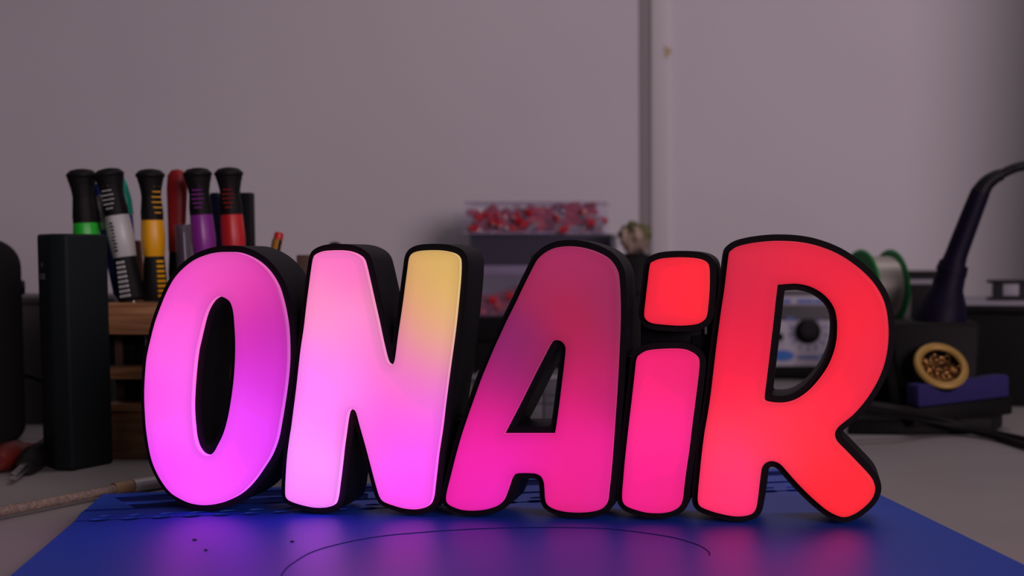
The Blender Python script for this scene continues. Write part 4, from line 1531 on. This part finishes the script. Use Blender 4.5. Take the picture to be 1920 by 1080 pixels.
# ------------------------------------------------------------------ solder spool on its holder
YP = 1.17
ca, cb_ = at(1614, 540, YP), at(1668, 540, YP)
sc_ = (cb_ - ca).length
hold = thing('solder_spool', 'spool of solder with green flanges behind the upper right of the R', 'spool',
             ((ca.x + cb_.x) / 2, YP, at(1640, 541, YP).z), (0, 0, math.radians(22)))
RZ = Matrix.Rotation(PI / 2, 4, 'Y')
half = 0.0150
for s in (-1, 1):
    bm = bmesh.new()
    add_lathe(bm, [(0.010, -0.0013), (0.0335, -0.0013), (0.0352, 0.0), (0.0335, 0.0013), (0.010, 0.0013), (0.010, -0.0013)], 48,
              mat4=T(s * half, 0, 0) @ RZ)
    obj('flange', bm, M['spool_green'], hold)
prof = [(0.009, -half + 0.0014)]
n = 26
for i in range(n):
    zz = -half + 0.0016 + (2 * half - 0.0032) * i / (n - 1)
    prof.append((0.0285 + (0.0005 if i % 2 else 0), zz))
prof.append((0.009, half - 0.0014))
obj('wound_solder', lathe_bm(prof, 40, mat4=RZ), M['solder'], hold)
hz = hold.location.z
obj_h = thing('spool_holder', 'black bracket carrying the green solder spool', 'holder', (hold.location.x, YP, 0), (0, 0, math.radians(22)))
obj('axle', lathe_bm([(0, -0.024), (0.0085, -0.024), (0.0085, 0.024), (0, 0.024)], 20, mat4=T(0, 0, hz) @ RZ), M['black'], obj_h)
for s in (-1, 1):
    obj('arm', box_bm((s * 0.0215 - 0.002, -0.012, 0.004), (s * 0.0215 + 0.002, 0.012, hz + 0.012), 0.001), M['black'], obj_h)
obj('foot', box_bm((-0.026, -0.015, 0.0), (0.026, 0.03, 0.005), 0.001), M['black'], obj_h)
obj('cross_plate', box_bm((-0.0195, -0.014, 0.0052), (0.0195, 0.028, hz - 0.038), 0.001), M['dark_case'], obj_h)

# ------------------------------------------------------------------ iron holder
YI = on(1760, 816).y
ih = thing('iron_stand', 'black soldering iron stand with brass wool cleaner and blue sponge', 'iron stand',
           (at(1760, 800, YI).x, YI, 0))
X = ih.location.x


def li(x, y, Yd):
    p = at(x, y, Yd)
    return Vector((p.x - X, Yd - YI, p.z))


def lt(x, y, z=0.0):
    p = on(x, y, z)
    return Vector((p.x - X, p.y - YI, p.z))


# heavy base plate
a, b = at(1590, 800, YI).x - X, at(1880, 800, YI + 0.05).x - X
obj('base', prism_bm([(a, 0.004), (-0.03, 0.0), (0.045, 0.006), (b, 0.05), (b, 0.115), (a + 0.02, 0.115)], 0, 0.013, 0.002), M['dark_case'], ih)
# body that holds the cleaner, tapered block
bm = bmesh.new()
z0_, z1_ = 0.0132, li(1750, 604, YI + 0.03).z
lo = [(-0.026, 0.018), (0.034, 0.018), (0.034, 0.075), (-0.026, 0.075)]
hi = [(-0.037, 0.030), (0.040, 0.030), (0.040, 0.085), (-0.037, 0.085)]
lv = [bm.verts.new((x, y, z0_)) for x, y in lo]
hv = [bm.verts.new((x, y, z1_)) for x, y in hi]
bm.faces.new(lv[::-1])
bm.faces.new(hv)
for k in range(4):
    bm.faces.new((lv[k], lv[(k + 1) % 4], hv[(k + 1) % 4], hv[k]))
bmesh.ops.bevel(bm, geom=list(bm.edges), offset=0.004, segments=3, profile=0.5, affect='EDGES')
obj('body', bm, M['dark_case'], ih)
# brass wool cleaner: tilted cup, gold ring, curls
cc = li(1764, 687, YI + 0.008)
tilt = Matrix.Rotation(math.radians(12), 4, 'Y') @ Matrix.Rotation(math.radians(48), 4, 'X')
CM = T(*cc) @ tilt
rw_ = 0.0222
cup = obj('cleaner_cup', lathe_bm([(0.0, -0.020), (0.017, -0.020), (rw_ * 0.98, -0.001), (rw_ * 0.80, -0.0005), (rw_ * 0.72, -0.012), (0, -0.013)], 40, mat4=CM), M['black'], ih)
t_ = bmesh.new()
ringp = []
for k in range(13):
    a = 2 * PI * k / 12
    ringp.append((rw_ * 0.86 + 0.0034 * math.cos(a), 0.0010 + 0.0022 * math.sin(a)))
add_lathe(t_, ringp, 48, mat4=CM)
obj('rim_ring', t_, M['brass_ring'], cup)
bm = bmesh.new()
rn = random.Random(9)
for i in range(80):
    a0 = rn.uniform(0, 2 * PI)
    rr0 = rw_ * 0.66 * math.sqrt(rn.random())
    cx0, cy0 = rr0 * math.cos(a0), rr0 * math.sin(a0)
    z0c = rn.uniform(-0.008, -0.001)
    rad0 = rn.uniform(0.0018, 0.0038)
    ax = rn.uniform(0, 2 * PI)
    pts_ = []
    for j in range(9):
        aa = ax + j * 0.75
        pts_.append(CM @ Vector((cx0 + rad0 * math.cos(aa), cy0 + rad0 * math.sin(aa) * rn.uniform(0.7, 1), z0c + 0.0016 * math.sin(aa * 1.3 + ax))))
    add_tube(bm, pts_, 0.00045, 5, smooth=2)
obj('brass_wool', bm, M['brass'], cup)
# sponge tray at the front, slanted
s_a, s_b = li(1722, 742, YI - 0.012), li(1893, 722, YI + 0.030)
vec = s_b - s_a
Ls = vec.length
yaw = math.atan2(vec.y, vec.x)
rollz = math.asin(vec.z / Ls)
SM = T(*s_a) @ Matrix.Rotation(yaw, 4, 'Z') @ Matrix.Rotation(-rollz, 4, 'Y')
bm = bmesh.new()
add_box(bm, (0, 0, -0.0095), (Ls, 0.016, 0.0085), 0.002, 2, mat4=SM)
obj('sponge', bm, M['sponge'], ih)
bm = bmesh.new()
add_box(bm, (-0.004, 0.001, -0.0245), (Ls + 0.004, 0.022, -0.0097), 0.002, 2, mat4=SM)
obj('sponge_tray', bm, M['dark_case'], ih)
# funnel
fa, fb = li(1762, 606, YI + 0.055), li(1786, 500, YI + 0.055)
Rf, Lf = frame_between(fa, fb)
obj('funnel', lathe_bm([(0.0, -0.008), (0.0215, -0.008), (0.0225, 0.0), (0.0190, Lf * 0.35), (0.0130, Lf * 0.62), (0.0126, Lf * 0.8), (0.0118, Lf), (0.0110, Lf), (0.010, 0), (0, 0)], 32,
                       mat4=T(*fa) @ Rf), M['iron_navy'], ih)

# the iron itself rests in the funnel
YR = YI + 0.055
iron_pts = [(1779, 522), (1793, 478), (1811, 430), (1828, 386), (1838, 361)]
ir = thing('soldering_iron', 'navy-black soldering iron resting upright in its stand', 'soldering iron', tuple(at(1779, 522, YR)))
bpy.context.view_layer.update()
io = Vector(ir.location)
P_ = [at(x, y, YR) - io for x, y in iron_pts]
kpx = YR / F
obj('handle', tube_bm([P_[0] - (P_[1] - P_[0]) * 0.5] + P_, [26 * kpx, 27.5 * kpx, 21 * kpx, 20 * kpx, 19 * kpx, 18 * kpx], 24), M['iron_navy'], ir)
obj('collar', tube_bm([at(1783, 512, YR) - io, at(1789, 494, YR) - io], [30 * kpx, 27.5 * kpx], 28, 2), M['iron_navy'], ir)
obj('strain_relief', tube_bm([at(x, y, YR) - io for x, y in ((1837, 363), (1849, 345), (1866, 332), (1879, 327))], [18.5 * kpx, 15 * kpx, 12.5 * kpx, 11 * kpx], 20),
    M['black'], ir)
obj('cord', tube_bm([at(x, y, YR + d) - io for x, y, d in ((1876, 328, 0), (1893, 319, 0), (1915, 312, 0), (1950, 309, 0.005), (2010, 330, 0.01), (2070, 430, 0.01),
                                                           (2095, 560, 0.0), (2100, 680, -0.02))],
                    [9 * kpx] * 8, 14), M['black'], ir)
obj('heating_shaft', tube_bm([P_[0] - (P_[1] - P_[0]) * 0.5, at(1762, 575, YR) - io], [0.004, 0.003], 12, 2), M['steel'], ir)

# two black cords crossing in front of the stand
for i, (pts_, lab) in enumerate((
    ([(1560, 752, 0.036), (1625, 758, 0.030), (1680, 766, 0.026), (1740, 778, 0.018), (1800, 796, 0.009), (1860, 812, 0.0042), (1925, 826, 0.0032), (1990, 842, 0.0032)],
     'upper thick black cord running to the right across the bench'),
    ([(1560, 764, 0.028), (1625, 772, 0.022), (1690, 779, 0.018), (1750, 790, 0.012), (1810, 805, 0.006), (1870, 820, 0.0032), (1930, 838, 0.0032), (1995, 856, 0.0032)],
     'lower thick black cord running to the right just in front of the other'))):
    Yc = [YI - 0.03, YI - 0.032, YI - 0.034, YI - 0.036]
    w0 = on(pts_[0][0], pts_[0][1], pts_[0][2])
    o = thing('black_cable', lab, 'cord', (w0.x, w0.y, 0))
    W_ = [on(x, y, z) for x, y, z in pts_]
    obj('cord_sheath', tube_bm([p - Vector((w0.x, w0.y, 0)) for p in W_], 0.0030 if i == 0 else 0.0026, 12), M['rubber'], o)
